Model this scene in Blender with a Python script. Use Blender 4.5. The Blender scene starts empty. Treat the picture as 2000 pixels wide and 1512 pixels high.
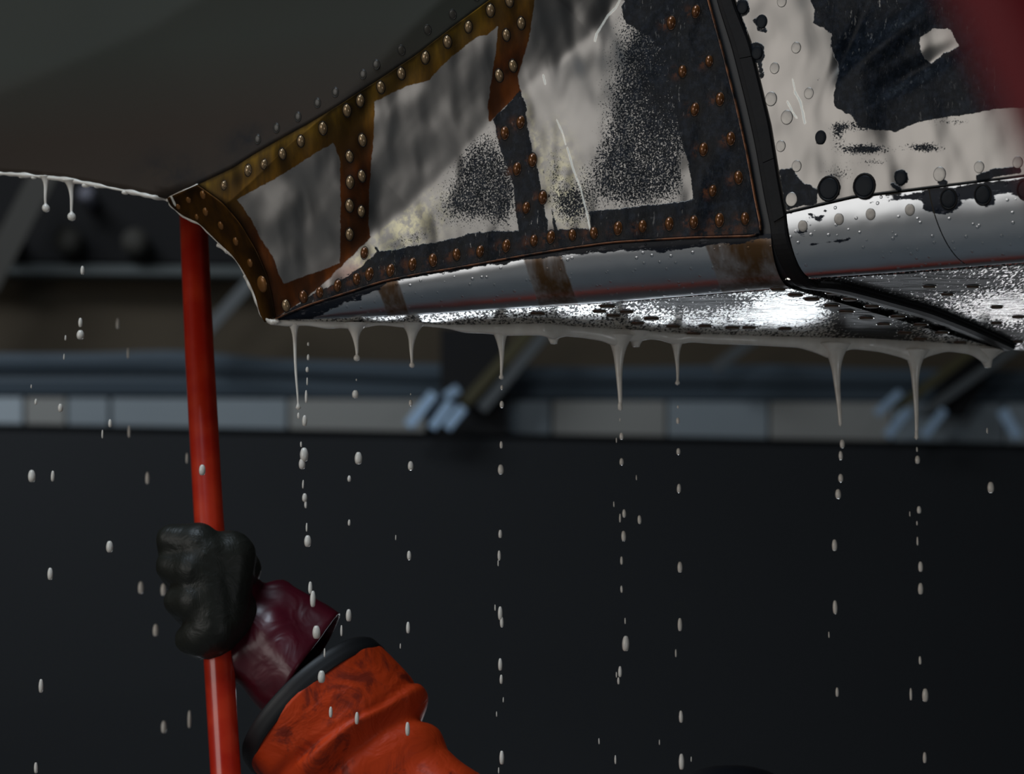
import bpy, bmesh, math, random
import numpy as np
from mathutils import Vector, Matrix, noise as mn

sc = bpy.context.scene
col = sc.collection
random.seed(7)

# ------------------------------------------------------------------ camera
F = 2000 * 100 / 36.0
HOR = 1500.0
PITCH = math.atan((HOR - 756) / F)
C = Vector((0, 0, 1.5))
fw = Vector((0, math.cos(PITCH), math.sin(PITCH)))
up = Vector((0, -math.sin(PITCH), math.cos(PITCH)))
rt = Vector((1, 0, 0))
cam = bpy.data.cameras.new('camera'); co = bpy.data.objects.new('camera', cam)
col.objects.link(co); sc.camera = co
co.location = C; co.rotation_euler = (math.pi / 2 + PITCH, 0, 0)
cam.lens = 100; cam.sensor_width = 36; cam.clip_start = .05; cam.clip_end = 200
cam.dof.use_dof = True; cam.dof.focus_distance = 2.74; cam.dof.aperture_fstop = 7.0

# ------------------------------------------------------------------ world, lights, exposure
sc.view_settings.view_transform = 'Standard'; sc.view_settings.look = 'None'
sc.view_settings.gamma = 1; sc.view_settings.use_curve_mapping = False
sc.view_settings.exposure = 0.0
w = bpy.data.worlds.new('world'); sc.world = w; w.use_nodes = True
bg = w.node_tree.nodes['Background']; bg.inputs[0].default_value = (.55, .62, .70, 1); bg.inputs[1].default_value = .02

def area(name, loc, target, sx, sy, power, colr=(1, 1, 1)):
    l = bpy.data.lights.new(name, 'AREA'); l.shape = 'RECTANGLE'; l.size = sx; l.size_y = sy
    l.energy = power; l.color = colr
    o = bpy.data.objects.new(name, l); col.objects.link(o); o.location = loc
    o.rotation_euler = (Vector(target) - Vector(loc)).to_track_quat('-Z', 'Y').to_euler()
    return o
# added key light behind and left of the camera; no door is built there
area('added_key_left', (-6.2, -2.6, 3.3), (0, 2.7, 2.0), 5.4, 3.6, 150, (1.0, .965, .92))
# added fill light low on the right, behind the camera
area('added_fill_right', (5.0, -3.0, .9), (0, 2.8, 1.9), 1.6, 1.6, 26, (.95, .97, 1.0))
# added lights near the back wall, placed for bright reflections on the underside
area('added_back_light', (1.35, 13.2, .5), (1.35, 0, .5), .60, .95, 13, (.86, .93, 1))
area('added_back_light_far', (2.3, 13.2, .6), (2.3, 0, .6), .75, .45, 8, (.95, .96, 1))
area('added_back_light_left', (.05, 13.2, .4), (.05, 0, .4), 1.4, .6, 45, (.86, .93, 1))
# added light over the floor, brightening what the rounded edge reflects
area('added_floor_light', (-1.5, .6, 6.8), (-.8, 1.6, 0), 2.4, 2.4, 170, (.72, .86, 1))
# added light high up, brightening the back wall
area('added_wall_light', (-3.5, 9.5, 6.5), (0, 14, 3), 3, 1.2, 105, (.86, .93, 1))

# ------------------------------------------------------------------ projection helpers
def ray(px, py):
    return fw + rt * ((px - 1000) / F) + up * ((756 - py) / F)
def at(px, py, Y):
    d = ray(px, py); return C + d * (Y / d.y)
def hit(px, py, p0, n):
    d = ray(px, py); return C + d * ((p0 - C).dot(n) / d.dot(n))
def proj(P):
    v = P - C; z = v.dot(fw); return 1000 + F * v.dot(rt) / z, 756 - F * v.dot(up) / z

corner = at(1530, 545, 2.6)
ZU = corner.z
UP0, UN = Vector((0, 0, ZU)), Vector((0, 0, 1))
tip = hit(541, 625, UP0, UN)
E = (corner - tip); E.z = 0; E.normalize()              # along the side panel, left to right
NA = Vector((E.y, -E.x, 0))                              # outward normal, towards the camera side
if NA.y > 0: NA = -NA
def U(px, py, dz=0): return hit(px, py, UP0 + Vector((0, 0, dz)), UN)

# ------------------------------------------------------------------ signed distances in panel layout units
def sd_poly(X, Y, pts):
    d2 = np.full(X.shape, 1e18); inside = np.zeros(X.shape, bool)
    n = len(pts)
    for i in range(n):
        x0, y0 = pts[i]; x1, y1 = pts[(i + 1) % n]
        ex, ey = x1 - x0, y1 - y0; wx, wy = X - x0, Y - y0
        t = np.clip((wx * ex + wy * ey) / (ex * ex + ey * ey + 1e-9), 0, 1)
        d2 = np.minimum(d2, (wx - ex * t) ** 2 + (wy - ey * t) ** 2)
        c = ((y0 <= Y) & (y1 > Y)) | ((y1 <= Y) & (y0 > Y))
        with np.errstate(divide='ignore', invalid='ignore'):
            xi = x0 + (Y - y0) * ex / (ey if ey != 0 else 1e-9)
        inside ^= c & (X < xi)
    d = np.sqrt(d2); return np.where(inside, d, -d)
def sd_line(X, Y, pts):
    d2 = np.full(X.shape, 1e18)
    for (x0, y0), (x1, y1) in zip(pts, pts[1:]):
        ex, ey = x1 - x0, y1 - y0; wx, wy = X - x0, Y - y0
        t = np.clip((wx * ex + wy * ey) / (ex * ex + ey * ey + 1e-9), 0, 1)
        d2 = np.minimum(d2, (wx - ex * t) ** 2 + (wy - ey * t) ** 2)
    return np.sqrt(d2)
def gauss(X, Y, cx, cy, rx, ry=None, rot=0):
    ry = ry or rx; a = math.radians(rot)
    dx, dy = X - cx, Y - cy
    u = dx * math.cos(a) + dy * math.sin(a); v = -dx * math.sin(a) + dy * math.cos(a)
    return np.exp(-((u / rx) ** 2 + (v / ry) ** 2))

CREASE = [(541, 622), (600, 585), (660, 530), (729, 462), (800, 405), (900, 306), (961, 238), (1020, 179), (1066, 144), (1161, 70), (1217, 0), (1255, -70)]
EDGE = [(389, 361), (456, 329), (505, 298), (561, 266), (600, 245), (670, 203), (740, 158), (810, 112), (898, 45), (960, 0), (1040, -62)]
UPPER = CREASE + [(1800, -1000), (-2500, -1000), (-2500, 2500), (-900, 1700)]
ABOVE = EDGE + [(3400, -1600), (-3000, -2600), (-3200, 1900)]
FOLD = [(389, 362), (440, 398), (475, 440), (504, 490), (524, 535), (535, 578), (541, 622)]
OUTER = [(330, 388), (331, 399), (360, 423), (390, 435), (414, 459), (435, 480), (456, 498), (477, 528), (492, 555), (504, 585), (510, 615), (520, 630)]
LEFTZ = FOLD + [(541, 900), (-200, 900), (-200, 362)]

def fair_pos(PX, PY):
    """vectorised: pixel layout arrays -> 3D positions on the fairing side"""
    shp = PX.shape; X = PX.ravel(); Y = PY.ravel()
    s1 = sd_poly(X, Y, UPPER); s2 = sd_poly(X, Y, ABOVE); s3 = sd_poly(X, Y, LEFTZ)
    sp = lambda s, k: k * np.log1p(np.exp(np.clip(s / k, -40, 40)))
    pr = tip  # side plane passes above the rounded corner
    out = np.empty((X.size, 3))
    a1 = sp(s1, 6.0); a2 = sp(s2, 8.0); a3 = sp(s3, 3.0)
    for i in range(X.size):
        d = ray(X[i], Y[i]); t = (pr - C).dot(NA) / d.dot(NA)
        m = t / F
        
        a2m = a2[i] * m
        off = .35 * a1[i] * m + .12 * a2m + .9 * a2m * a2m / (1 + 2.5 * a2m) - .8 * a3[i] * m * (1 if s2[i] < 0 else max(0, 1 - s2[i] / 12))
        P = C + d * (t - off)
        out[i] = P
    return out.reshape(shp + (3,))

# ------------------------------------------------------------------ mesh helpers
def resample(pts, n):
    p = np.array(pts, float); L = np.r_[0, np.cumsum(np.hypot(*np.diff(p, axis=0).T[:2]))]
    s = np.linspace(0, L[-1], n)
    return np.stack([np.interp(s, L, p[:, k]) for k in range(p.shape[1])], 1)
def smooth_poly(pts, n):
    q = resample(pts, max(n, 8))
    for _ in range(2):
        q[1:-1] = (q[:-2] + 2 * q[1:-1] + q[2:]) / 4
    return q
def coons(top, bot, left, right, nu, nv):
    T, B = resample(top, nu), resample(bot, nu); Lf, R = resample(left, nv), resample(right, nv)
    u = np.linspace(0, 1, nu)[None, :, None]; v = np.linspace(0, 1, nv)[:, None, None]
    T, B, Lf, R = T[None], B[None], Lf[:, None], R[:, None]
    return (1 - v) * T + v * B + (1 - u) * Lf + u * R - ((1 - u) * (1 - v) * T[:, :1] + u * (1 - v) * T[:, -1:] + (1 - u) * v * B[:, :1] + u * v * B[:, -1:])

def new_obj(name, me, mat=None, parent=None):
    o = bpy.data.objects.new(name, me); col.objects.link(o)
    if mat:
        for m in (mat if isinstance(mat, (list, tuple)) else [mat]): me.materials.append(m)
    if parent: o.parent = parent
    return o
def thing(name, label, cat, loc=(0, 0, 0), group=None):
    o = bpy.data.objects.new(name, None); col.objects.link(o); o.location = loc; o.empty_display_size = .05
    o['label'] = label; o['category'] = cat
    if group: o['group'] = group
    return o
def tag(o, label, cat, group=None):
    o['label'] = label; o['category'] = cat
    if group: o['group'] = group
    return o
def parent_keep(o, p):
    o.parent = p; o.matrix_parent_inverse = Matrix.Translation(-p.location)

def grid_obj(name, P, mat, parent, attrs=None, thick=.002, back=True, tdir=None, smooth=True):
    """P: (nv,nu,3) positions; closed sheet with a skirt along -normal"""
    nv, nu = P.shape[:2]
    V = P.reshape(-1, 3)
    du = np.gradient(P, axis=1); dv = np.gradient(P, axis=0)
    N = np.cross(du, dv); N /= np.linalg.norm(N, axis=2, keepdims=True) + 1e-12
    cam_to = np.array(C) - P.mean(axis=(0, 1))
    if tdir is None:
        if (N.mean(axis=(0, 1)) @ cam_to) < 0: N = -N
        T = -N
    else:
        T = np.broadcast_to(np.array(tdir, float), P.shape)
        if (N.mean(axis=(0, 1)) @ np.array(tdir)) > 0: pass
    idx = np.arange(nu * nv).reshape(nv, nu)
    q = np.stack([idx[:-1, :-1], idx[1:, :-1], idx[1:, 1:], idx[:-1, 1:]], -1).reshape(-1, 4)
    flip = (np.cross(du, dv).mean(axis=(0, 1)) @ (-T.mean(axis=(0, 1)))) > 0
    # winding idx(0,0)->(1,0)->(1,1): normal = dv x du
    if flip: q = q[:, ::-1]
    faces = [tuple(map(int, f)) for f in q]
    V2 = (P + T * thick).reshape(-1, 3)
    verts = V
    if back:
        verts = np.vstack([V, V2]); off = nu * nv
        faces += [tuple(int(i) + off for i in f[::-1]) for f in q]
        ring = list(idx[0, :]) + list(idx[1:, -1]) + list(idx[-1, -2::-1]) + list(idx[-2:0:-1, 0])
        n = len(ring)
        for i in range(n):
            a, b = int(ring[i]), int(ring[(i + 1) % n])
            f = (a, b, b + off, a + off)
            faces.append(f if not flip else f[::-1])
    me = bpy.data.meshes.new(name); me.from_pydata([tuple(v) for v in verts], [], faces)
    if smooth:
        sm = np.ones(len(faces), bool); sm[(2 if back else 1) * len(q):] = False
        me.polygons.foreach_set('use_smooth', sm)
    if attrs:
        for k, a in attrs.items():
            at_ = me.attributes.new(k, 'FLOAT', 'POINT'); a = a.ravel().astype(np.float32)
            if back: a = np.r_[a, a]
            at_.data.foreach_set('value', a)
    me.update()
    return new_obj(name, me, mat, parent)

def loft(name, rings, mat, parent, cap=True, smooth=True):
    n = len(rings[0]); vs = [p for r in rings for p in r]; fs = []
    for i in range(len(rings) - 1):
        for j in range(n):
            fs.append((i * n + j, i * n + (j + 1) % n, (i + 1) * n + (j + 1) % n, (i + 1) * n + j))
    if cap:
        fs.append(tuple(range(n))[::-1]); fs.append(tuple((len(rings) - 1) * n + j for j in range(n)))
    me = bpy.data.meshes.new(name); me.from_pydata([tuple(v) for v in vs], [], fs)
    bm = bmesh.new(); bm.from_mesh(me); bmesh.ops.recalc_face_normals(bm, faces=bm.faces); bm.to_mesh(me); bm.free()
    me.polygons.foreach_set('use_smooth', [smooth] * len(fs))
    return new_obj(name, me, mat, parent)
def tube(name, pts, radii, mat, parent, seg=10, flat=1.0):
    rings = []
    for i, p in enumerate(pts):
        a = pts[max(i - 1, 0)]; b = pts[min(i + 1, len(pts) - 1)]; t = (b - a).normalized()
        s = t.cross(Vector((0, 1, 0)));
        if s.length < 1e-4: s = t.cross(Vector((1, 0, 0)))
        s.normalize(); d = t.cross(s).normalized(); r = radii[i] if hasattr(radii, '__len__') else radii
        rings.append([p + s * r * math.cos(2 * math.pi * k / seg) + d * r * flat * math.sin(2 * math.pi * k / seg) for k in range(seg)])
    return loft(name, rings, mat, parent)
def box_pts(name, corners, depth, mat, parent=None):
    """quad of 3D points (tl,tr,br,bl) given depth along +Y"""
    d = Vector((0, depth, 0)); vs = [tuple(c) for c in corners] + [tuple(c + d) for c in corners]
    fs = [(3, 2, 1, 0), (4, 5, 6, 7), (0, 1, 5, 4), (1, 2, 6, 5), (2, 3, 7, 6), (3, 0, 4, 7)]
    me = bpy.data.meshes.new(name); me.from_pydata(vs, [], fs)
    bm = bmesh.new(); bm.from_mesh(me); bmesh.ops.recalc_face_normals(bm, faces=bm.faces)
    bmesh.ops.bevel(bm, geom=bm.edges[:], offset=.004, segments=1, affect='EDGES'); bm.to_mesh(me); bm.free()
    return new_obj(name, me, mat, parent)

# ------------------------------------------------------------------ node helper
class NT:
    def __init__(s, name):
        s.m = bpy.data.materials.new(name); s.m.use_nodes = True; s.t = s.m.node_tree; s.n = s.t.nodes
        s.b = s.n['Principled BSDF']; s.geo = s.n.new('ShaderNodeNewGeometry').outputs['Position']
    def set(s, sock, v):
        if hasattr(v, 'is_output'): s.t.links.new(v, sock)
        elif isinstance(v, (tuple, list)) and len(v) == 3 and sock.type == 'RGBA': sock.default_value = (*v, 1)
        else: sock.default_value = v
    def p(s, **k):
        al = {'base': 'Base Color', 'metal': 'Metallic', 'rough': 'Roughness', 'normal': 'Normal', 'coat': 'Coat Weight', 'coatr': 'Coat Roughness', 'spec': 'Specular IOR Level', 'sss': 'Subsurface Weight', 'ior': 'IOR', 'trans': 'Transmission Weight', 'coatn': 'Coat Normal'}
        for a, v in k.items(): s.set(s.b.inputs[al[a]], v)
    def attr(s, name):
        a = s.n.new('ShaderNodeAttribute'); a.attribute_name = name; return a.outputs['Fac']
    def math(s, op, a, b=None, c=None, clamp=False):
        n = s.n.new('ShaderNodeMath'); n.operation = op; n.use_clamp = clamp; s.set(n.inputs[0], a)
        if b is not None: s.set(n.inputs[1], b)
        if c is not None: s.set(n.inputs[2], c)
        return n.outputs[0]
    def noise(s, scale, detail=2, rough=.5, stretch=None, dist=0):
        v = s.geo
        if stretch:
            mp = s.n.new('ShaderNodeMapping'); s.set(mp.inputs['Vector'], v); mp.inputs['Scale'].default_value = stretch[0]
            mp.inputs['Rotation'].default_value = stretch[1] if len(stretch) > 1 else (0, 0, 0)
            v = mp.outputs[0]
        n = s.n.new('ShaderNodeTexNoise'); s.set(n.inputs['Vector'], v); n.inputs['Scale'].default_value = scale
        n.inputs['Detail'].default_value = detail; n.inputs['Roughness'].default_value = rough; n.inputs['Distortion'].default_value = dist
        return n.outputs['Fac']
    def ramp(s, x, lo, hi, a=0., b=1.):
        n = s.n.new('ShaderNodeMapRange'); n.interpolation_type = 'SMOOTHSTEP'
        for i, v in enumerate((x, lo, hi, a, b)): s.set(n.inputs[i], v)
        return n.outputs[0]
    def mix(s, f, a, b):
        n = s.n.new('ShaderNodeMix'); n.data_type = 'RGBA'; s.set(n.inputs[0], f); s.set(n.inputs[6], a); s.set(n.inputs[7], b)
        return n.outputs[2]
    def mixf(s, f, a, b):
        n = s.n.new('ShaderNodeMix'); n.data_type = 'FLOAT'; s.set(n.inputs[0], f); s.set(n.inputs[2], a); s.set(n.inputs[3], b)
        return n.outputs[0]
    def bump(s, h, strength=.3, dist=.001, prev=None):
        n = s.n.new('ShaderNodeBump'); s.set(n.inputs['Height'], h); n.inputs['Strength'].default_value = strength
        n.inputs['Distance'].default_value = dist
        if prev is not None: s.set(n.inputs['Normal'], prev)
        return n.outputs[0]
    def thr(s, sdf, nz, amp, soft=.8):
        """ragged step: sdf(+inside) perturbed by noise"""
        x = s.math('MULTIPLY_ADD', s.math('SUBTRACT', nz, .5), amp, sdf)
        return s.ramp(x, -soft, soft)

def simple(name, base, rough=.5, metal=0., **k):
    t = NT(name); t.p(base=base, rough=rough, metal=metal, **k); return t.m

# ---- panel material: bare metal + amber coating + black residue
def panel_material(name, metal_lo, metal_hi, wave=.5, mrough=.34):
    t = NT(name)
    n_fine = t.noise(520, 2, .6); n_mid = t.noise(150, 3, .6); n_big = t.noise(9, 3, .5, ((1, 1, 1), )); n_edge = t.noise(90, 5, .7)
    amb = t.thr(t.attr('amber'), n_edge, 9, 1.2)
    blk1 = t.thr(t.attr('black'), n_edge, 16, .8)
    dens = t.attr('speck')
    x = t.math('ADD', t.noise(600, 3, .7), t.math('MULTIPLY', t.math('SUBTRACT', dens, .5), .55))
    blk2 = t.ramp(x, .52, .56)
    blk = t.math('MAXIMUM', blk1, blk2)
    # thin worn spots inside the residue
    worn = t.math('MULTIPLY', t.ramp(t.noise(300, 4, .75, ((1, 1, .25), )), .60, .66), t.attr('worn'))
    blk = t.math('MULTIPLY', blk, t.math('SUBTRACT', 1., worn), clamp=True)
    tint = t.attr('tint'); red = t.attr('redtint')
    metal = t.mix(n_big, metal_lo, metal_hi)
    metal = t.mix(t.math('MULTIPLY', tint, t.ramp(n_mid, .35, .65)), metal, (.33, .315, .22))
    metal = t.mix(t.math('MULTIPLY', red, .8), metal, (.22, .13, .11))
    brushed = t.noise(60, 4, .6, ((1, 1, .12), ))
    ac = t.mix(t.attr('gold'), (.095, .026, .005), (.130, .076, .008))
    ac = t.mix(t.ramp(brushed, .40, .68), t.mix(.55, ac, (.01, .008, .006)), ac)
    bc = t.mix(t.ramp(n_mid, .4, .75), (.004, .006, .009), (.014, .018, .026))
    bc = t.mix(t.math('MULTIPLY', t.attr('smear'), t.ramp(t.noise(110, 4, .7), .42, .6)), bc, (.11, .036, .014)); c = t.mix(amb, metal, ac); c = t.mix(blk, c, bc)
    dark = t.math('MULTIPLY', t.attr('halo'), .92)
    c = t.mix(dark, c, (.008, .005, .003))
    scm = t.thr(t.attr('scratch'), n_edge, 4, .8); c = t.mix(scm, c, (.80, .78, .70))
    met = t.mixf(blk, t.mixf(amb, 1., .68), 0.)
    met = t.math('MULTIPLY', met, t.math('SUBTRACT', 1., scm))
    ro = t.mixf(blk, t.mixf(amb, mrough, .42), .36)
    h1 = t.bump(t.noise(14, 2, .5, ((1, 1, .5), (0, .5, 0))), wave, .02)
    h2 = t.bump(t.math('ADD', t.math('MULTIPLY', blk, .6), t.math('MULTIPLY', t.noise(240, 3, .6, ((1, 1, .5), )), t.math('MULTIPLY_ADD', blk, .8, .06))), .45, .0009, h1)
    t.p(base=c, metal=met, rough=ro, normal=h2, spec=t.mixf(blk, t.mixf(amb, .5, .12), .07), coat=t.math('MULTIPLY_ADD', blk, .045, t.math('MULTIPLY', amb, .02)), coatr=.14, coatn=t.bump(t.noise(420, 3, .6, ((1, 1, .5), )), .9, .0012))
    return t.m

M_panel = panel_material('stripped_panel', (.10, .099, .095), (.27, .262, .255), 1.0, .34)
M_right = panel_material('stripped_skin', (.17, .166, .158), (.27, .255, .243), .6, .33)

def under_material():
    t = NT('wet_underside')
    dens = t.attr('speck')
    x = t.math('ADD', t.noise(400, 3, .7, ((1, .22, 1), )), t.math('MULTIPLY', t.math('SUBTRACT', dens, .5), .6))
    blk = t.ramp(x, .49, .52)
    blk = t.math('MAXIMUM', blk, t.thr(t.attr('black'), t.noise(60, 5, .7, ((1, .25, 1), )), 22, 1.5))
    c = t.mix(blk, t.mix(t.noise(12, 2), (.50, .50, .50), (.66, .63, .58)), (.006, .005, .004))
    b1 = t.bump(t.noise(34, 3, .55, ((.5, 1.2, 1), (0, 0, -.4))), .30, .012)
    b2 = t.bump(t.math('ADD', t.noise(300, 3, .6), t.math('MULTIPLY', blk, .9)), .34, .0012, b1)
    t.p(base=c, metal=t.mixf(blk, 1., 0.), rough=t.mixf(blk, .12, .45), normal=b2, spec=t.mixf(blk, .5, .05))
    return t.m
M_under = under_material()

def cap_material():
    t = NT('rounded_edge_metal')
    n_edge = t.noise(80, 5, .7, ((.35, .35, 1), ))
    amb = t.thr(t.attr('amber'), n_edge, 8, 2.5); blk = t.thr(t.attr('black'), n_edge, 34, 1.0)
    worn = t.ramp(t.noise(300, 4, .7, ((.25, .25, 1), )), .58, .64)
    c = t.mix(t.noise(10, 3), (.34, .36, .39), (.46, .47, .48))
    c = t.mix(t.math('MULTIPLY', amb, t.ramp(t.noise(30, 4, .65, ((1, 1, .2), )), .25, .62, .35, 1.)), c, (.085, .042, .014))
    c = t.mix(blk, c, t.mix(worn, (.010, .013, .020), (.07, .07, .08)))
    dv = t.n.new('ShaderNodeTexVoronoi'); t.set(dv.inputs['Vector'], t.geo); dv.inputs['Scale'].default_value = 120
    drop = t.ramp(dv.outputs['Distance'], .10, .22, 1., 0.)
    b = t.bump(drop, .35, .0008, t.bump(t.noise(20, 2), .12, .01))
    t.p(base=c, metal=t.mixf(blk, t.mixf(amb, 1., .4), .0), rough=t.mixf(blk, .28, .32), normal=b, spec=t.mixf(blk, .25, .08), coat=.02, coatr=.08)
    return t.m
M_cap = cap_material()

def fus_material():
    t = NT('dark_grey_fuselage_paint')
    n = t.noise(5, 4, .55)
    sm = t.attr('smudge')
    c = t.mix(n, (.034, .037, .030), (.046, .050, .040))
    c = t.mix(t.attr('brown'), c, (.040, .028, .020))  # brown floor reflection painted in towards the lower edge
    c = t.mix(t.math('MULTIPLY', sm, t.ramp(t.noise(40, 4, .6), .3, .7)), c, (.012, .012, .014))
    t.p(base=c, rough=.62, metal=.0, spec=.25, normal=t.bump(t.noise(700, 2), .03, .0005)); return t.m
M_fus = fus_material()
M_seal = NT('black_rubber'); M_seal.p(base=M_seal.mix(M_seal.noise(60, 4, .6), (.004, .004, .005), (.013, .011, .010)), spec=.18, rough=.6, normal=M_seal.bump(M_seal.noise(200, 3), .2, .001)); M_seal = M_seal.m
M_gap = simple('dark_joint', (.004, .004, .005), .5)
M_lip = NT('sheet_edge_primer'); M_lip.p(base=M_lip.mix(M_lip.ramp(M_lip.noise(70, 4, .6), .35, .6), (.012, .009, .008), (.20, .075, .03)), rough=.3, metal=.3); M_lip = M_lip.m

def rivet_mat(name, a, b, rough=.22, metal=.4, coat=.4):
    t = NT(name); t.p(base=t.mix(t.noise(160, 2), a, b), rough=rough, metal=metal, coat=coat, coatr=.05); return t.m
M_rv_brown = rivet_mat('brown_wet_rivet', (.10, .032, .010), (.27, .105, .03))
M_rv_gold = rivet_mat('tan_wet_rivet', (.24, .15, .07), (.42, .28, .15))
M_rv_grey = rivet_mat('grey_flush_rivet', (.17, .163, .155), (.25, .24, .225), .36, 1., 0.)
M_rv_dark = simple('black_flush_rivet', (.007, .009, .012), .4, 0., spec=.1)
M_rv_fus = simple('painted_flush_rivet', (.040, .034, .026), .35)
M_rv_under = rivet_mat('brown_underside_rivet', (.05, .025, .010), (.11, .055, .02), .7, 0., 0.)
M_ring = simple('rivet_dark_ring', (.006, .005, .005), .4, 0, spec=.15)

# ------------------------------------------------------------------ hangar
def WY(px): return 14 + (px - 1000) / 1000 * .35
def WP(px, py, dy=0): return at(px, py, WY(px) + dy)
M_concrete = NT('concrete_floor'); M_concrete.p(base=M_concrete.mix(M_concrete.noise(2, 5), (.16, .17, .175), (.26, .27, .27)), rough=.45); M_concrete = M_concrete.m
fl = bpy.data.meshes.new('floor'); fl.from_pydata([(-14, -10, -.1), (14, -10, -.1), (14, 18, -.1), (-14, 18, -.1), (-14, -10, 0), (14, -10, 0), (14, 18, 0), (-14, 18, 0)], [], [(3, 2, 1, 0), (4, 5, 6, 7), (0, 1, 5, 4), (1, 2, 6, 5), (2, 3, 7, 6), (3, 0, 4, 7)])
o = new_obj('floor', fl, M_concrete); o['kind'] = 'structure'
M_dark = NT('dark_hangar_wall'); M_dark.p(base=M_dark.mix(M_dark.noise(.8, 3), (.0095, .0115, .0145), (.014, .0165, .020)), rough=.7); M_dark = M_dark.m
M_brown = NT('brown_hangar_cladding'); M_brown.p(base=M_brown.mix(M_brown.noise(1.2, 4), (.055, .040, .024), (.105, .082, .052)), rough=.8); M_brown = M_brown.m
M_blue = NT('blue_grey_painted_steel'); M_blue.p(base=M_blue.mix(M_blue.noise(3, 4, .5, ((.3, 1, 2), )), (.060, .085, .112), (.105, .140, .172)), rough=.55); M_blue = M_blue.m
M_lgrey = NT('light_grey_panel'); M_lgrey.p(base=M_lgrey.mix(M_lgrey.noise(2, 3), (.26, .31, .35), (.36, .41, .44)), rough=.6); M_lgrey = M_lgrey.m
M_lwarm = simple('pale_warm_panel', (.36, .36, .34), .6); M_lwhite = simple('pale_white_panel', (.48, .55, .60), .5)
M_strut = simple('grey_steel_strut', (.10, .11, .115), .5); M_bright = simple('galvanised_bracket', (.45, .62, .82), .35, .3)
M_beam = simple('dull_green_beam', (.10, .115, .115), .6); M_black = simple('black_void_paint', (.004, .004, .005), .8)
M_olive = simple('olive_strut', (.075, .065, .025), .6)

def wall(name, q, depth, mat, dy=0):
    o = box_pts(name, [WP(x, y, dy) for x, y in q], depth, mat); o['kind'] = 'structure'; return o
wall('wall_back', [(-2600, -1600), (4600, -1600), (4600, 900), (-2600, 900)], .12, M_brown, .45)
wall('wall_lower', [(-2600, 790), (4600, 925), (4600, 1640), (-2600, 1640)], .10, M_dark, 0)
# wall sections with an open gap beneath reach the floor at both sides
for nm, x0, x1 in (('wall_left', -6.5, -6.4), ('wall_right', 9.9, 10.0)):
    me = bpy.data.meshes.new(nm)
    me.from_pydata([(x0, 1, 0), (x1, 1, 0), (x1, 14.2, 0), (x0, 14.2, 0), (x0, 1, 7.5), (x1, 1, 7.5), (x1, 14.2, 7.5), (x0, 14.2, 7.5)], [], [(3, 2, 1, 0), (4, 5, 6, 7), (0, 1, 5, 4), (1, 2, 6, 5), (2, 3, 7, 6), (3, 0, 4, 7)])
    o = new_obj(nm, me, M_brown); o['kind'] = 'structure'
me = bpy.data.meshes.new('ceiling')
me.from_pydata([(-6.5, 1, 7.5), (10, 1, 7.5), (10, 14.4, 7.5), (-6.5, 14.4, 7.5), (-6.5, 1, 7.6), (10, 1, 7.6), (10, 14.4, 7.6), (-6.5, 14.4, 7.6)], [], [(3, 2, 1, 0), (4, 5, 6, 7), (0, 1, 5, 4), (1, 2, 6, 5), (2, 3, 7, 6), (3, 0, 4, 7)])
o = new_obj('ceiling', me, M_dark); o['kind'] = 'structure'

def wavy_beam(name, top, bot, depth, mat, parent, dy):
    T, B = smooth_poly(top, 60), smooth_poly(bot, 60)
    n = 9; rings = []
    for k in range(60):
        a = WP(T[k, 0], T[k, 1], dy); b = WP(B[k, 0], B[k, 1], dy); d = Vector((0, depth, 0)); m = (a + b) / 2 - Vector((0, .02, 0))
        rings.append([a, m, b, b + d, a + d])
    return loft(name, rings, mat, parent, smooth=False)
g = thing('wall_girder', 'blue-grey steel girder across the hangar wall with paler panels below it', 'girder', WP(1000, 730))
o = wavy_beam('top_flange', [(-1700, 690), (200, 690), (300, 684), (350, 682), (420, 690), (520, 702), (900, 712)], [(-1700, 725), (350, 722), (900, 745)], .3, M_blue, None, .08); parent_keep(o, g)
o = wavy_beam('web', [(-1700, 720), (350, 720), (880, 742)], [(-1700, 768), (350, 770), (880, 780)], .3, M_blue, None, .13); parent_keep(o, g)
o = wavy_beam('top_flange', [(985, 716), (1200, 718), (1500, 712), (1720, 720), (2700, 735)], [(985, 745), (1500, 748), (2700, 760)], .3, M_blue, None, .08); parent_keep(o, g)
o = wavy_beam('web', [(985, 742), (1500, 745), (2700, 755)], [(985, 780), (1500, 782), (2700, 795)], .3, M_blue, None, .13); parent_keep(o, g)
cuts = [(-1700, -160, M_lgrey), (-150, 44, M_lwhite), (50, 128, M_lwarm), (132, 212, M_lgrey), (218, 560, M_lgrey), (565, 830, M_lwarm), (930, 1075, M_lgrey), (1080, 1300, M_lwarm), (1305, 1500, M_lgrey), (1505, 1740, M_lwarm), (1745, 1960, M_lgrey), (1965, 2700, M_lwhite)]
for a, b, m in cuts:
    ya = lambda x: 776 + x * .006; yb = lambda x: 828 + x * .019
    o = box_pts('panel', [WP(a, ya(a), .06), WP(b, ya(b), .06), WP(b, yb(b), .06), WP(a, yb(a), .06)], .05, m); parent_keep(o, g)
o = box_pts('backing', [WP(-1700, 745, .2), WP(2700, 765, .2), WP(2700, 900, .2), WP(-1700, 850, .2)], .15, M_black); parent_keep(o, g)

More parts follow.
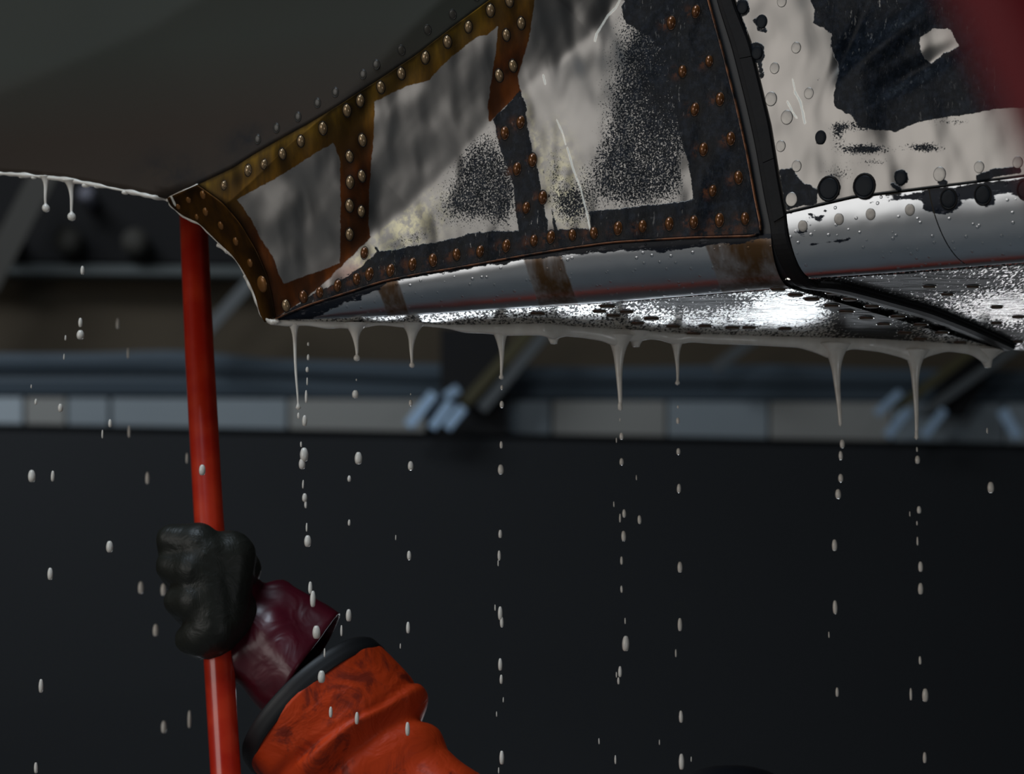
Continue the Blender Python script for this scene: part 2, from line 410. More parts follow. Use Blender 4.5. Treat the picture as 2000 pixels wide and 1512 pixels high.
b = thing('wall_beam', 'thin dull horizontal beam on the brown wall above the red pole', 'beam', WP(200, 520))
o = box_pts('rail', [WP(-1700, 495, .2), WP(1400, 530, .2), WP(1400, 545, .2), WP(-1700, 512, .2)], .12, M_beam); parent_keep(o, b)
o = box_pts('flange', [WP(-1700, 507, .14), WP(1400, 541, .14), WP(1400, 549, .14), WP(-1700, 516, .14)], .1, M_beam); parent_keep(o, b)
o = box_pts('recess_shade_sheet', [WP(-1700, 200, .3), WP(1400, 200, .3), WP(1400, 526, .3), WP(-1700, 492, .3)], .06, M_black); parent_keep(o, b)  # flat black sheet standing in for the shade of a recess

def disc_thing(px, py, r, mat, label, grp=None):
    t = thing('round_cap', label, 'round cap', WP(px, py, .05), grp)
    for nm, rr, dep, y0 in (('rim', r, .05, 0), ('face', r * .8, .03, -.02)):
        c = WP(px, py, .05 + y0); R = rr / F * 14
        rings = [[c + Vector((math.cos(a) * R * s, dd, math.sin(a) * R * s)) for a in [2 * math.pi * k / 28 for k in range(28)]] for dd, s in ((0, .9), (0.01, 1), (dep + .2, 1))]
        parent_keep(loft(nm, rings, mat, None), t)
M_dim = simple('dim_grey_paint', (.045, .042, .035), .7)
disc_thing(130, 466, 26, M_dim, 'dim round cap in the dark recess, the middle one left of the red pole')
disc_thing(262, 470, 26, M_dim, 'dim round cap in the dark recess nearest the red pole')
disc_thing(10, 462, 24, M_dim, 'dim round cap in the dark recess at the far left')
disc_thing(168, 378, 16, simple('pale_lamp_glass', (.20, .20, .24), .5), 'small pale round cap just behind the left hanging drips')

def strut(q, mat, label, dy=-.2, name='strut', cat='strut', grp=None):
    """diagonal angle iron given by end pixels and width"""
    x0, y0, x1, y1, wd = q
    A, B = WP(x0, y0, dy), WP(x1, y1, dy); d = (B - A).normalized(); s = d.cross(Vector((0, 1, 0))).normalized() * (wd / F * 7)
    t = thing(name, label, cat, A, grp)
    parent_keep(box_pts('flange', [A - s, B - s, B + s, A + s], .015, mat), t)
    parent_keep(box_pts('web', [A + s * .8, B + s * .8, B + s, A + s], .07, mat), t)
    return t
strut((395, 655, 530, 505, 26), M_strut, 'grey diagonal strut between the red pole and the panel tip')
strut((-30, 560, 95, 320, 55), M_dim, 'wide dim diagonal strut at the far left under the fuselage')
strut((905, 790, 1040, 640, 22), M_olive, 'olive diagonal strut below the first long drip right of centre')
strut((940, 800, 1075, 640, 22), M_strut, 'dark grey diagonal strut rising from the bracket near the centre')
strut((1395, 720, 1490, 650, 22), M_strut, 'grey diagonal strut above the girder right of the centre')
strut((1750, 800, 1960, 640, 18), M_olive, 'olive diagonal strut below the last drips on the right')
strut((1800, 810, 2040, 640, 18), M_strut, 'grey diagonal strut at the right edge below the rubber joint')
for (x0, y0, x1, y1, wd), lb in (((925, 850, 925, 640, 130), 'black upright post between the two girder lengths'), ((1840, 812, 1920, 690, 90), 'black slanting post at the right end of the girder')):
    A, B = WP(x0, y0, -.08), WP(x1, y1, -.08); s = Vector((wd / F * 7, 0, 0))
    t = thing('post', lb, 'post', A)
    parent_keep(box_pts('shaft', [B - s, B + s, A + s, A - s], .06, M_black), t)
def bracket(bars, label):
    c = WP(bars[0][0], bars[0][1], -.1); t = thing('bracket', label, 'bracket', c)
    for x0, y0, x1, y1, wd in bars:
        A, B = WP(x0, y0, -.3), WP(x1, y1, -.3); s = (B - A).normalized().cross(Vector((0, 1, 0))).normalized() * (wd / F * 7)
        parent_keep(box_pts('bar', [A - s, B - s, B + s, A + s], .03, M_bright), t)
bracket([(797, 832, 848, 768, 20), (843, 836, 880, 785, 18), (872, 836, 905, 795, 20), (870, 775, 896, 758, 18)], 'bright slanted metal bracket bars beside the black post near the centre')
bracket([(1712, 808, 1760, 765, 16), (1733, 852, 1775, 800, 18), (1806, 852, 1846, 800, 16), (1958, 800, 1990, 855, 22)], 'bright slanted metal bracket bars at the right end of the girder')

# ------------------------------------------------------------------ the aircraft
plane = thing('aircraft', 'aircraft belly with dark fuselage and riveted fairing half stripped to bare metal', 'aircraft', tip)
def ach(o): parent_keep(o, plane); return o
def sub(o, p): o.parent = p; o.matrix_parent_inverse = p.matrix_basis.inverted(); return o

# --- fuselage skin
fb = [(-160, 346), (-60, 340), (0, 338), (60, 342), (130, 350), (200, 363), (250, 372), (300, 383), (330, 388)]
fbot = fb + [(389, 361), (456, 329), (505, 298), (561, 266), (600, 245), (670, 203), (740, 158), (810, 112), (898, 45), (960, 0), (1030, -60)]
G = coons([(-160, -1400), (1040, -1400)], fbot, [(-160, -1400), (-160, 346)], [(1040, -1400), (1030, -60)], 130, 150)
X, Y = G[..., 0], G[..., 1]
P = fair_pos(X, Y)
A = dict(smudge=np.clip(gauss(X, Y, 330, 340, 60, 40) + gauss(X, Y, 480, 270, 50, 25, -30) + np.exp(-(sd_line(X, Y, EDGE) / 10) ** 2), 0, 1), brown=np.clip((Y + .12 * X - 130) / 160, 0, 1))
ext = np.array([P[:, :1] + np.array([-1.6, -.06, .02]) * u for u in np.linspace(1, 0, 26)[:-1]])[:, :, 0].transpose(1, 0, 2)
P = np.concatenate([ext, P], 1); A = {k: np.concatenate([np.repeat(a[:, :1], 25, 1), a], 1) for k, a in A.items()}
fus = ach(grid_obj('fuselage_skin', P, M_fus, None, A, thick=.004, tdir=(0, 1, 0)))

# --- riveted side panel
ptop = EDGE[:-1] + [(1010, -40), (1100, -60), (1373, -60)]
pbot = [(541, 622), (600, 597), (675, 573), (750, 549), (825, 534), (900, 522), (1020, 500), (1110, 485), (1200, 473), (1350, 464), (1488, 459)]
pright = [(1373, -60), (1384, 0), (1412, 100), (1440, 210), (1460, 300), (1478, 400), (1488, 459)]
G = coons(ptop, pbot, FOLD, pright, 420, 210)
X, Y = G[..., 0], G[..., 1]
upper = sd_poly(X, Y, UPPER)
Q1 = [(466, 391), (547, 347), (613, 305), (655, 280), (667, 315), (669, 420), (667, 515), (600, 540), (558, 555), (549, 537), (534, 498), (510, 462), (492, 426)]
Q2 = [(735, 200), (796, 170), (842, 158), (866, 130), (908, 95), (936, 73), (954, 70), (976, 52), (971, 105), (961, 168), (956, 210), (957, 238), (972, 246), (912, 316), (812, 415), (738, 474), (725, 461), (723, 420), (726, 350), (733, 277)]
Q3 = [(1048, 0), (1060, -90), (1400, -90), (1230, 8), (1172, 82), (1077, 157), (1028, 192), (1018, 176), (1015, 151), (1020, 133), (1038, 70)]
metalU = np.maximum.reduce([sd_poly(X, Y, q) for q in (Q1, Q2, Q3)])
amber = np.minimum(-metalU, upper + 1)
M1 = [(716, 462), (790, 395), (890, 296), (953, 226), (966, 236), (971, 252), (989, 315), (1003, 350), (1013, 420), (1017, 452), (936, 455), (880, 470), (796, 484), (745, 492)]
M2 = [(1018, 182), (1014, 168), (1058, 134), (1153, 60), (1180, 30), (1205, -20), (1222, 4), (1215, 14), (1225, 45), (1270, 70), (1300, 100), (1330, 260), (1345, 310), (1360, 392), (1280, 402), (1155, 415), (1157, 447), (1090, 450), (1072, 368), (1052, 298), (1031, 210)]
M3 = [(655, 516), (719, 456), (740, 492), (712, 520), (690, 535), (650, 560), (610, 575), (600, 585)]
metalL = np.maximum.reduce([sd_poly(X, Y, q) for q in (M1, M2, M3)])
metalL = np.maximum(metalL, 7 - sd_line(X, Y, [(1037, 225), (1050, 300), (1066, 365), (1080, 448)]) * 1.0)
black = np.minimum(-metalL, -upper - 1)
low = np.clip(-upper / 4, 0, 1)
speck = .05 + .70 * gauss(X, Y, 950, 330, 62, 75) + .5 * gauss(X, Y, 905, 400, 60, 45) + .45 * gauss(X, Y, 985, 400, 30, 60)
speck += .50 * np.clip((X - 1165 + (Y - 60) * .05) / 120, 0, 1) * np.exp(-(np.clip(Y - 330, 0, 400) / 60) ** 2) + .5 * gauss(X, Y, 1290, 180, 55, 130, -10)
speck += .3 * gauss(X, Y, 1230, 240, 60, 150, -8) - .5 * gauss(X, Y, 1348, 350, 14, 60, -14) + .35 * gauss(X, Y, 1180, 330, 60, 70) + .62 * gauss(X, Y, 1120, 405, 40, 45) + .30 * gauss(X, Y, 1085, 330, 22, 60)
speck += .38 * gauss(X, Y, 800, 470, 60, 22, -20) + .25 * gauss(X, Y, 1250, 380, 90, 40) + .35 * gauss(X, Y, 690, 540, 60, 20, -20)
speck = np.where(upper > 0, .12 * gauss(X, Y, 600, 480, 60, 40), speck)
speck = np.clip(np.minimum(speck, .66 + .2 * gauss(X, Y, 1300, 160, 40, 90)) * np.where(gauss(X, Y, 1130, 230, 45, 110, -12) > .5, .55, 1), 0, 1)
tint = np.clip(gauss(X, Y, 800, 440, 70, 40, -30) + gauss(X, Y, 730, 510, 50, 25) + .8 * gauss(X, Y, 1105, 360, 30, 90, -10) + .5 * gauss(X, Y, 1050, 280, 8, 120, -14), 0, 1) * low
scr = np.maximum.reduce([2.2 - sd_line(X, Y, [(1217, -5), (1205, 18), (1190, 32), (1178, 52), (1168, 68), (1165, 82)]), 1.6 - sd_line(X, Y, [(1064, 148), (1068, 166)]), 1.3 - sd_line(X, Y, [(1090, 235), (1102, 262), (1108, 284)]), 1.7 - sd_line(X, Y, [(1111, 290), (1122, 330), (1137, 370), (1150, 420), (1156, 455)])])
riv = []
RV = {'gold': [(441, 363), (488, 334), (519, 322), (555, 302), (591, 277), (634, 252), (681, 217), (707, 198), (747, 172), (787, 145), (834, 114), (877, 83), (918, 54), (961, 22), (998, 3), (711, 275), (686, 307), (710, 345), (687, 357), (709, 414), (686, 403), (686, 459), (1021, 47), (992, 70), (1005, 130), (978, 149), (562, 598)],
      'brown': [(1020, 240), (989, 261), (1043, 314), (1013, 331), (1063, 387), (1031, 407), (596, 581), (628, 572), (663, 559), (700, 546), (725, 536), (766, 529), (809, 517), (849, 509), (895, 498), (941, 492), (992, 481), (1046, 471), (1079, 464), (1121, 460), (1163, 456), (1210, 447), (1258, 443), (1310, 438), (1358, 435), (1408, 431), (1458, 428), (715, 495), (1314, 46), (1362, 24), (1336, 141), (1388, 121), (1360, 215), (1409, 195), (1377, 293), (1430, 272), (1395, 374), (1445, 348)]}
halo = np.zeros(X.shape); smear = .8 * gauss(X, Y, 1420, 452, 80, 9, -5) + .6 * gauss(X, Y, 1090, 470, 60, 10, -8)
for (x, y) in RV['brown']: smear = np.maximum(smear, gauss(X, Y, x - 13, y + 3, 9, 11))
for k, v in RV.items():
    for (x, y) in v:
        halo = np.maximum(halo, 1.15 * gauss(X, Y, x + (2 if k == 'gold' else 4), y + 1, 13 if k == 'gold' else 12, 19))  # residue ring, shifted right to paint in the rivet's drop shadow
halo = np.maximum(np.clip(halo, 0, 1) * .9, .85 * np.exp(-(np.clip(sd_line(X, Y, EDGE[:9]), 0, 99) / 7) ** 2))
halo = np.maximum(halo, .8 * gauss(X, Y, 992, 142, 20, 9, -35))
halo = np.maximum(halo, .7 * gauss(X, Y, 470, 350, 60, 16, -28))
halo = np.maximum(halo, .75 * np.exp(-(np.abs(sd_line(X, Y, FOLD)) / 10) ** 2))  # shade of the left fold painted into the colour
gold = np.clip(1.1 - (Y - (360 - (X - 389) * .62)) / 150 - .25 * np.exp(-((X - 1000) / 60) ** 2), 0, 1)
redt = np.clip(gauss(X, Y, 1110, 468, 60, 14) + gauss(X, Y, 690, 535, 40, 20) + .9 * np.exp(-((sd_line(X, Y, pbot)) / 7) ** 2) * (X > 640), 0, 1) * .8
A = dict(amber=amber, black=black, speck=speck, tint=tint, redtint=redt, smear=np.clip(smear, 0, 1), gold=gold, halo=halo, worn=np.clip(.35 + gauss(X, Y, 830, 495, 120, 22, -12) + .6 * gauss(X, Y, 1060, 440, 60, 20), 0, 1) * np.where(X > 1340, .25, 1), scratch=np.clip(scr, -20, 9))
P = fair_pos(X, Y) + np.array(NA) * .0035
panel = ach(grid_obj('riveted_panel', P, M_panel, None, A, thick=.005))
panel['label'] = 'side panel with amber primer strips, bare metal and black residue'

# bead of sealant / sheet lip along bottom and right edge of the panel
def fair_pts(pts, off=0.0):
    q = np.array(pts, float); R = fair_pos(q[:, 0], q[:, 1]); return [Vector(r) + NA * off for r in R]
lip = smooth_poly(pbot[:-1] + [(1482, 461), (1489, 456), (1489, 448)] + pright[::-1][1:], 120)
ach(tube('sheet_lip', fair_pts(lip, .0022), .0014, M_lip, None, 8))

# --- left flange
G = coons(smooth_poly(OUTER, 40), smooth_poly(FOLD, 40), [(330, 388), (389, 362)], [(520, 630), (541, 622)], 60, 24)
X, Y = G[..., 0], G[..., 1]
Z0 = np.zeros(X.shape)
P = fair_pos(X, Y) + np.array(NA) * .0035
halo = np.clip(.9 * np.exp(-(sd_line(X, Y, FOLD[3:]) / 13) ** 2) + .6 * gauss(X, Y, 385, 372, 34, 14, -20) + .5 * gauss(X, Y, 345, 398, 20), 0, 1)  # flange darkening, with the shade along the fold painted in
A = dict(amber=Z0 + 9, black=Z0 - 9, speck=Z0, tint=Z0, redtint=Z0, gold=Z0 + .35, halo=halo, worn=Z0, scratch=2 - sd_line(X, Y, [(338, 385), (346, 402)]))
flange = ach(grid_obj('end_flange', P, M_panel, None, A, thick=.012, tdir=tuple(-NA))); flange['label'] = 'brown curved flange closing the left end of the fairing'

# --- rounded lower edge (cap) of the left fairing: quarter round from panel edge to underside
def cap_rows(topts, zu, nv=16, inset=.001, rfac=1.0):
    Rw = []
    for T in topts:
        T = T - NA * inset; h = T.z - zu; r = max(h * rfac, .0005)
        Rw.append([T + (-NA) * r * (1 - math.cos(a)) + Vector((0, 0, -h * math.sin(a))) for a in np.linspace(0, math.pi / 2, nv)])
    return np.array([[tuple(p) for p in row] for row in Rw]).transpose(1, 0, 2)
def proj_arr(P):
    q = P.reshape(-1, 3) - np.array(C); z = q @ np.array(fw)
    return (1000 + F * (q @ np.array(rt)) / z).reshape(P.shape[:2]), (756 - F * (q @ np.array(up)) / z).reshape(P.shape[:2])
ct = smooth_poly(pbot[:-1] + [(1505, 456)], 180)
Pc = cap_rows(fair_pts(ct, 0), ZU)
X, Y = proj_arr(Pc)
VV = np.linspace(0, 1, Pc.shape[0])[:, None] + np.zeros(X.shape)
cblack = np.interp(X, [540, 600, 720, 760, 1000, 1100, 1250, 1330, 1400, 1500], [40, 30, 14, 4, 8, 14, 20, 24, 14, 12]) - (Y - np.interp(X, ct[:, 0], ct[:, 1]))
cblack = np.maximum(cblack, 8 - sd_line(X, Y, [(600, 612), (660, 590), (700, 578)]))
slant = X - .35 * (Y - 520)
camber = np.maximum.reduce([38 - np.abs(slant - 1065), 22 - np.abs(slant - 745), slant - 1392])
A = dict(amber=camber, black=cblack)
capo = ach(grid_obj('rounded_edge', Pc, M_cap, None, A, thick=.002, back=False)); capo['label'] = 'rounded lower edge of the fairing with brown bands'
near_line = [Vector(p) for p in Pc[-1]]

# --- underside, left of the joint
far = [(541, 627), (620, 629), (700, 630), (900, 635), (1050, 636), (1215, 645), (1300, 651), (1480, 657), (1600, 660), (1700, 662), (1850, 671), (1945, 680)]
fl3 = [U(x, y) for x, y in resample(far, 180)]
nv = 50
def lerp_rows(n3, f3, nv): return np.array([[tuple(a.lerp(b, v)) for a, b in zip(n3, f3)] for v in np.linspace(0, 1, nv)])
Pu = lerp_rows(near_line, fl3, nv)
X, Y = proj_arr(Pu)
spk = np.clip(.44 + .06 * gauss(X, Y, 950, 612, 240, 14, -3) + .38 * gauss(X, Y, 1380, 590, 120, 16) + .5 * gauss(X, Y, 1690, 630, 90, 40, 20) - .45 * gauss(X, Y, 1540, 605, 90, 24), 0, 1)
A = dict(speck=spk, black=np.maximum.reduce([14 - np.abs(X - 1640) * .3 - np.abs(Y - 598), 10 - np.abs(X - 1700) * .25 - np.abs(Y - 640), 9 - sd_line(X, Y, [(1600, 560), (1700, 595), (1860, 650)])]))
und = ach(grid_obj('underside_skin', Pu, M_under, None, A, thick=.05, tdir=(0, 0, 1))); und['label'] = 'wet mirror-like underside with black speckles'

# --- right of the joint : side skin, its rounded edge, underside
def skin_attrs(X, Y):
    Z = np.zeros(X.shape)
    R = [(1566, -70), (1594, 25), (1591, 47), (1612, 56), (1629, 70), (1626, 91), (1642, 140), (1633, 186), (1633, 210), (1668, 228), (1685, 252), (1749, 259), (1798, 238), (1896, 224), (1948, 214), (2200, 200), (2200, -70)]
    isl = [(1826, 56), (1861, 60), (1875, 91), (1847, 105), (1819, 124), (1798, 102), (1801, 77)]
    b = np.minimum(sd_poly(X, Y, R), -sd_poly(X, Y, isl))
    def L(pts, r): return r - sd_line(X, Y, pts)
    b = np.maximum.reduce([b, sd_poly(X, Y, [(1526, 335), (1552, 330), (1565, 355), (1600, 372), (1598, 400), (1560, 404), (1538, 412)]), L([(1622, 370), (1622, 371)], 22), L([(1691, 365), (1691, 372)], 17), L([(1763, 347), (1764, 352)], 13), L([(1745, 362), (1760, 372)], 4),
                           L([(1690, 391), (1820, 374)], 4), L([(1838, 358), (1850, 358)], 5), L([(1915, 350), (1950, 338), (1990, 334)], 7), L([(1491, 40), (1491, 48)], 8), L([(1479, 42), (1484, 60), (1498, 62)], 3.5), L([(1454, 10), (1456, 22)], 11), L([(1482, 98), (1482, 112)], 13),
                           L([(1440, 20), (1456, 60), (1470, 120)], 5), L([(1487, 125), (1491, 152)], 3), L([(1606, 268), (1606, 275)], 9)])
    s = .85 * gauss(X, Y, 1690, 293, 55, 12) + .8 * gauss(X, Y, 1810, 290, 38, 11) + .6 * gauss(X, Y, 1640, 262, 14, 22) + .5 * gauss(X, Y, 1712, 318, 30, 8) + .65 * gauss(X, Y, 1690, 248, 60, 14) + .45 * gauss(X, Y, 1860, 240, 60, 10) + .45 * gauss(X, Y, 1640, 340, 40, 25) + .4 * gauss(X, Y, 1600, 160, 8, 10)
    sc_ = np.maximum.reduce([2.4 - sd_line(X, Y, [(1555, 180), (1566, 200), (1572, 225), (1575, 242)]), 2.0 - sd_line(X, Y, [(1541, 200), (1552, 222), (1559, 232)]), 1.6 - sd_line(X, Y, [(1551, 155), (1556, 185)])])
    wn = .18 + .5 * gauss(X, Y, 1720, 10, 90, 30, -30) + .4 * gauss(X, Y, 1700, 60, 20, 60, 30)
    return dict(amber=Z - 9, black=b, speck=np.clip(s, 0, 1), tint=Z, redtint=Z, gold=Z, halo=Z, worn=wn, scratch=np.clip(sc_, -20, 9))
rtop = [(1425, -60), (2800, -60)]; rbot = [(1537, 417), (1668, 386), (1815, 368), (2001, 345), (2160, 322), (2800, 232)]
rleft = [(1425, -60), (1433, -10), (1468, 84), (1482, 140), (1507, 245), (1524, 350), (1537, 417)]
G = coons(rtop, rbot, rleft, [(2800, -60), (2800, 232)], 330, 130)
X, Y = G[..., 0], G[..., 1]
P = fair_pos(X, Y) + np.array(NA) * .004
# crumpled buckles in the black patch are real dents in the sheet
dent = .006 * gauss(X, Y, 1745, 80, 22, 110, 52) - .005 * gauss(X, Y, 1790, 140, 20, 90, 60) + .004 * gauss(X, Y, 1690, 190, 40, 70, 10) - .004 * gauss(X, Y, 1660, 90, 14, 80, 25)
P = P + dent[..., None] * np.array(NA)
skin = ach(grid_obj('side_skin', P, M_right, None, skin_attrs(X, Y), thick=.006)); skin['label'] = 'bare metal skin with a large black paint patch'

ZR = ZU + .004
def right_cap(top, slantL, name, lab):
    pts = fair_pts(smooth_poly(top, 60), .002)
    Pc2 = cap_rows(pts, ZR, 20, 0, .55)
    X, Y = proj_arr(Pc2)
    Pc2 = Pc2.copy(); nv_, nu_ = X.shape
    # the end joints lean with the rounding
    for i in range(nv_):
        for j in range(nu_):
            f = 1 - j / (nu_ - 1) if slantL[0] else 0; g2 = j / (nu_ - 1) if slantL[1] else 0
            k = (i / (nv_ - 1)) ** 1.3
            Pc2[i, j] += np.array(E) * (slantL[0] * f * k + slantL[1] * g2 * k)
    X, Y = proj_arr(Pc2); Z = np.zeros(X.shape)
    def L(p, r): return r - sd_line(X, Y, p)
    b = np.maximum.reduce([L([(1690, 391), (1815, 376)], 5), L([(1822, 390), (1850, 398)], 22), L([(1880, 380), (2010, 360)], 14), L([(1855, 389), (1857, 396)], 20), L([(1927, 380), (1930, 390)], 15), L([(2000, 372), (2100, 360)], 18),
                           L([(1587, 480), (1620, 474), (1650, 470), (1662, 462)], 3.5), L([(1584, 420), (1600, 428), (1612, 412)], 3), L([(1562, 452), (1572, 458), (1574, 444)], 4), L([(1575, 432), (1580, 436)], 3)])
    return ach(grid_obj(name, Pc2, M_cap, None, dict(amber=Z - 30, black=b), thick=.003, back=False)), Pc2
cr1, P1 = right_cap([(1538, 419), (1668, 389), (1815, 371)], (.012, .028), 'rounded_edge', ''); cr1['label'] = 'rounded bright metal edge right of the rubber joint'
cr2, P2 = right_cap([(1817, 370), (2001, 347), (2160, 324), (2800, 234)], (.028, 0), 'rounded_edge', ''); cr2['label'] = 'rounded edge length at the far right, dark along its top'
nl = [Vector(p) for p in P1[-1]] + [Vector(p) for p in P2[-1]]
nl = [nl[0] - E * .05, nl[0] - E * .02] + nl
farR = resample([(1880, 675), (2010, 686), (2120, 694), (2290, 708), (2900, 750)], len(nl))
Pu = lerp_rows(nl, [U(x, y, .004) for x, y in farR], nv)
X, Y = proj_arr(Pu)
spk = np.clip(.30 + .3 * gauss(X, Y, 1800, 555, 200, 22) + .3 * gauss(X, Y, 1950, 650, 60, 20) - .3 * gauss(X, Y, 1960, 600, 60, 40), 0, 1)
A = dict(speck=np.clip(spk + .22, 0, 1), black=np.maximum.reduce([2 - np.abs(X - 1850) * .03 - np.abs(Y - 541), 1 - np.abs(X - 1760) * .05 - np.abs(Y - 575)]))
undr = ach(grid_obj('underside_skin', Pu, M_under, None, A, thick=.05, tdir=(0, 0, 1))); undr['label'] = 'wet underside right of the rubber joint'

# --- rubber joint: band on the side, round the edge and across the underside
bl = [(1370, -60), (1384, 0), (1412, 100), (1440, 210), (1460, 300), (1478, 400), (1489, 450)]
br = [(1428, -60), (1434, 0), (1469, 84), (1483, 140), (1508, 245), (1525, 350), (1538, 420)]
Ls, Rs = fair_pts(smooth_poly(bl, 40)), fair_pts(smooth_poly(br, 40))
secs = [(a, b_, NA) for a, b_ in zip(Ls, Rs)]
a0, b0 = Ls[-1], Rs[-1]; wE = E * (b0 - a0).dot(E)
zt = a0.z; h = zt - ZU; r_ = h
fend = U(1950, 683); dU = None
base0 = a0 - NA * r_ ; base0.z = ZU
dU = (fend - base0 - wE * .5 - Vector((0, 0, fend.z - base0.z)))
for k in range(1, 17):
    a = math.pi / 2 * k / 16
    pa = a0 - NA * r_ * (1 - math.cos(a)); pa.z = zt - h * math.sin(a)
    nn = (NA * math.cos(a) - Vector((0, 0, 1)) * math.sin(a))
    shift = E * (.012 * (k / 16))
    secs.append((pa + shift, pa + wE + shift * 1.1, nn))
pa_, pb_ = secs[-1][0], secs[-1][1]
lo_px = [proj(pa_), (1625, 574), (1700, 595), (1820, 630), (1910, 668), (1950, 684)]
hi_px = [proj(pb_), (1645, 560), (1700, 574), (1820, 607), (1910, 643), (1985, 678)]
Lo, Hi = smooth_poly(lo_px, 32), smooth_poly(hi_px, 32)
for (x0, y0), (x1, y1) in zip(Lo[1:], Hi[1:]): secs.append((U(x0, y0), U(x1, y1), Vector((0, 0, -1))))
prof_gap = [(-.02, -.004), (-.02, .0005), (.30, .0005), (.34, -.006), (1.02, -.006), (1.02, -.010), (-.02, -.010)]
prof_seal = [(.30, -.004), (.31, .0005), (.36, .0020), (.62, .0028), (.88, .0020), (.95, .0005), (.96, -.004)]
def sweep(name, prof, mat):
    rings = [[a.lerp(b_, u) + n * d for u, d in prof] for a, b_, n in secs]
    return ach(loft(name, rings, mat, None, smooth=False))
gapo = sweep('joint_channel', [(-.04, -.002), (1.04, -.002), (1.04, -.012), (-.04, -.012)], M_gap)
seal = sweep('rubber_seal', prof_seal, M_seal); seal['label'] = 'black rubber strip running down the side and across the underside'
# --- flat cover strips over the seal, with visible butt joints
for k0, k1 in ((0, 14), (14, 30), (30, 39)):
    rg = [[a.lerp(b_, u) + n * d for u, d in ((.50, .0026), (.52, .0040), (.90, .0036), (.93, .0022))] for a, b_, n in secs[k0:k1 + 1]]
    rg[0] = [p.lerp(q, .12) for p, q in zip(rg[0], rg[1])]
    s_ = loft('cover_strip', rg, M_seal, None, smooth=False); sub(s_, seal)

# ------------------------------------------------------------------ rivets
def dome_mesh(name, r, hgt, seg=20, rings=6, ring=True, m0=None, m1=None, flat=False):
    bm = bmesh.new(); prev = None
    prof = []
    if ring: prof += [(r * 1.26, -.0004), (r * 1.2, r * .06), (r * 1.08, r * .07), (r * 1.03, r * .02)]
    if flat: prof += [(r, .0), (r * .97, hgt * .8), (r * .9, hgt), (r * .4, hgt * 1.05)]
    else: prof += [(r * math.cos(a), r * .02 + hgt * math.sin(a)) for a in np.linspace(0, math.pi / 2 * .94, rings)]
    loops = [[bm.verts.new((math.cos(2 * math.pi * k / seg) * R, math.sin(2 * math.pi * k / seg) * R, z)) for k in range(seg)] for R, z in prof]
    nring = 3 if ring else 0
    for i in range(len(loops) - 1):
        for k in range(seg):
            f = bm.faces.new((loops[i][k], loops[i][(k + 1) % seg], loops[i + 1][(k + 1) % seg], loops[i + 1][k])); f.smooth = True
            f.material_index = 1 if (ring and i < nring) else 0
    f = bm.faces.new(loops[-1]); f.smooth = True
    me = bpy.data.meshes.new(name); bm.to_mesh(me); bm.free(); me.materials.append(m0)
    if ring: me.materials.append(m1)
    return me
R0 = .0048
me_gold = dome_mesh('rivet_tan', R0, .0036, m0=M_rv_gold, m1=M_ring)
me_brown = dome_mesh('rivet_brown', R0 * 1.06, .0042, m0=M_rv_brown, m1=M_ring)
me_flange = dome_mesh('rivet_flange', R0 * .95, .0016, ring=False, m0=simple('amber_coated_rivet', (.22, .09, .02), .3, .3), m1=None)
me_fus = dome_mesh('rivet_painted', R0 * .9, .0007, ring=True, m0=M_rv_fus, m1=simple('painted_ring', (.012, .011, .010), .45))
me_fg = dome_mesh('rivet_flush_grey', .0056, .0003, ring=False, flat=True, m0=M_rv_grey)
me_fd = dome_mesh('rivet_flush_dark', .0068, .0009, ring=False, flat=True, m0=M_rv_dark)
me_fbig = dome_mesh('rivet_big_dark', .0080, .0006, ring=True, flat=True, m0=M_rv_dark, m1=M_ring)
me_und = dome_mesh('rivet_underside', .0072, .0014, ring=True, flat=True, m0=M_rv_under, m1=simple('wet_meniscus', (.30, .27, .24), .12, 1.))
def fnormal(x, y):
    q = np.array([[x, y], [x + 6, y], [x, y + 6]], float); R = fair_pos(q[:, 0], q[:, 1])
    a, b_, c = [Vector(r) for r in R]; n = (b_ - a).cross(c - a).normalized()
    if n.dot(C - a) < 0: n = -n
    return a, n
def put(me, P, n, parent, sx=1., sy=1., name='rivet', k=1., roll=0):
    o = bpy.data.objects.new(name, me); col.objects.link(o)
    z = n; x = E - z * E.dot(z); x.normalize(); y = z.cross(x)
    if roll: x, y = x * math.cos(roll) + y * math.sin(roll), y * math.cos(roll) - x * math.sin(roll)
    m = Matrix((x * sx * k, y * sy * k, z * k)).transposed().to_4x4(); m.translation = P
    o.matrix_basis = m; o.parent = parent; o.matrix_parent_inverse = (Matrix.Translation(plane.location) @ parent.matrix_basis).inverted() if parent is not plane else Matrix.Translation(-plane.location)
    return o
# parents made by parent_keep have identity world matrices
def putw(me, P, n, parent, **k):
    o = put(me, P, n, plane, **k); o.parent = parent; o.matrix_parent_inverse = Matrix.Identity(4); return o
rng = random.Random(3)
for kind, me in (('gold', me_gold), ('brown', me_brown)):
    for x, y in RV[kind]:
        a, n = fnormal(x, y); putw(me, a + NA * .0034, n, panel, sx=.80, sy=1.22, k=rng.uniform(.9, 1.06) * (.82 if x in (519, 441) else 1), roll=rng.uniform(-.15, .1))
for x, y, k in ((400, 382, 1), (405, 415, 1), (372, 392, .8), (435, 442, 1), (464, 473, 1), (492, 515, 1), (516, 556, 1.9), (352, 405, .7), (388, 425, .7)):
    a, n = fnormal(x, y); putw(me_flange, a + NA * .0035, n, flange, sx=.8, k=k)
for x, y in ((503, 272), (540, 250), (582, 228), (620, 201), (655, 180), (709, 145), (735, 126), (784, 98), (835, 58), (884, 28), (930, -8)):
    a, n = fnormal(x, y); putw(me_fus, a + n * .0002, n, fus, sx=.75)
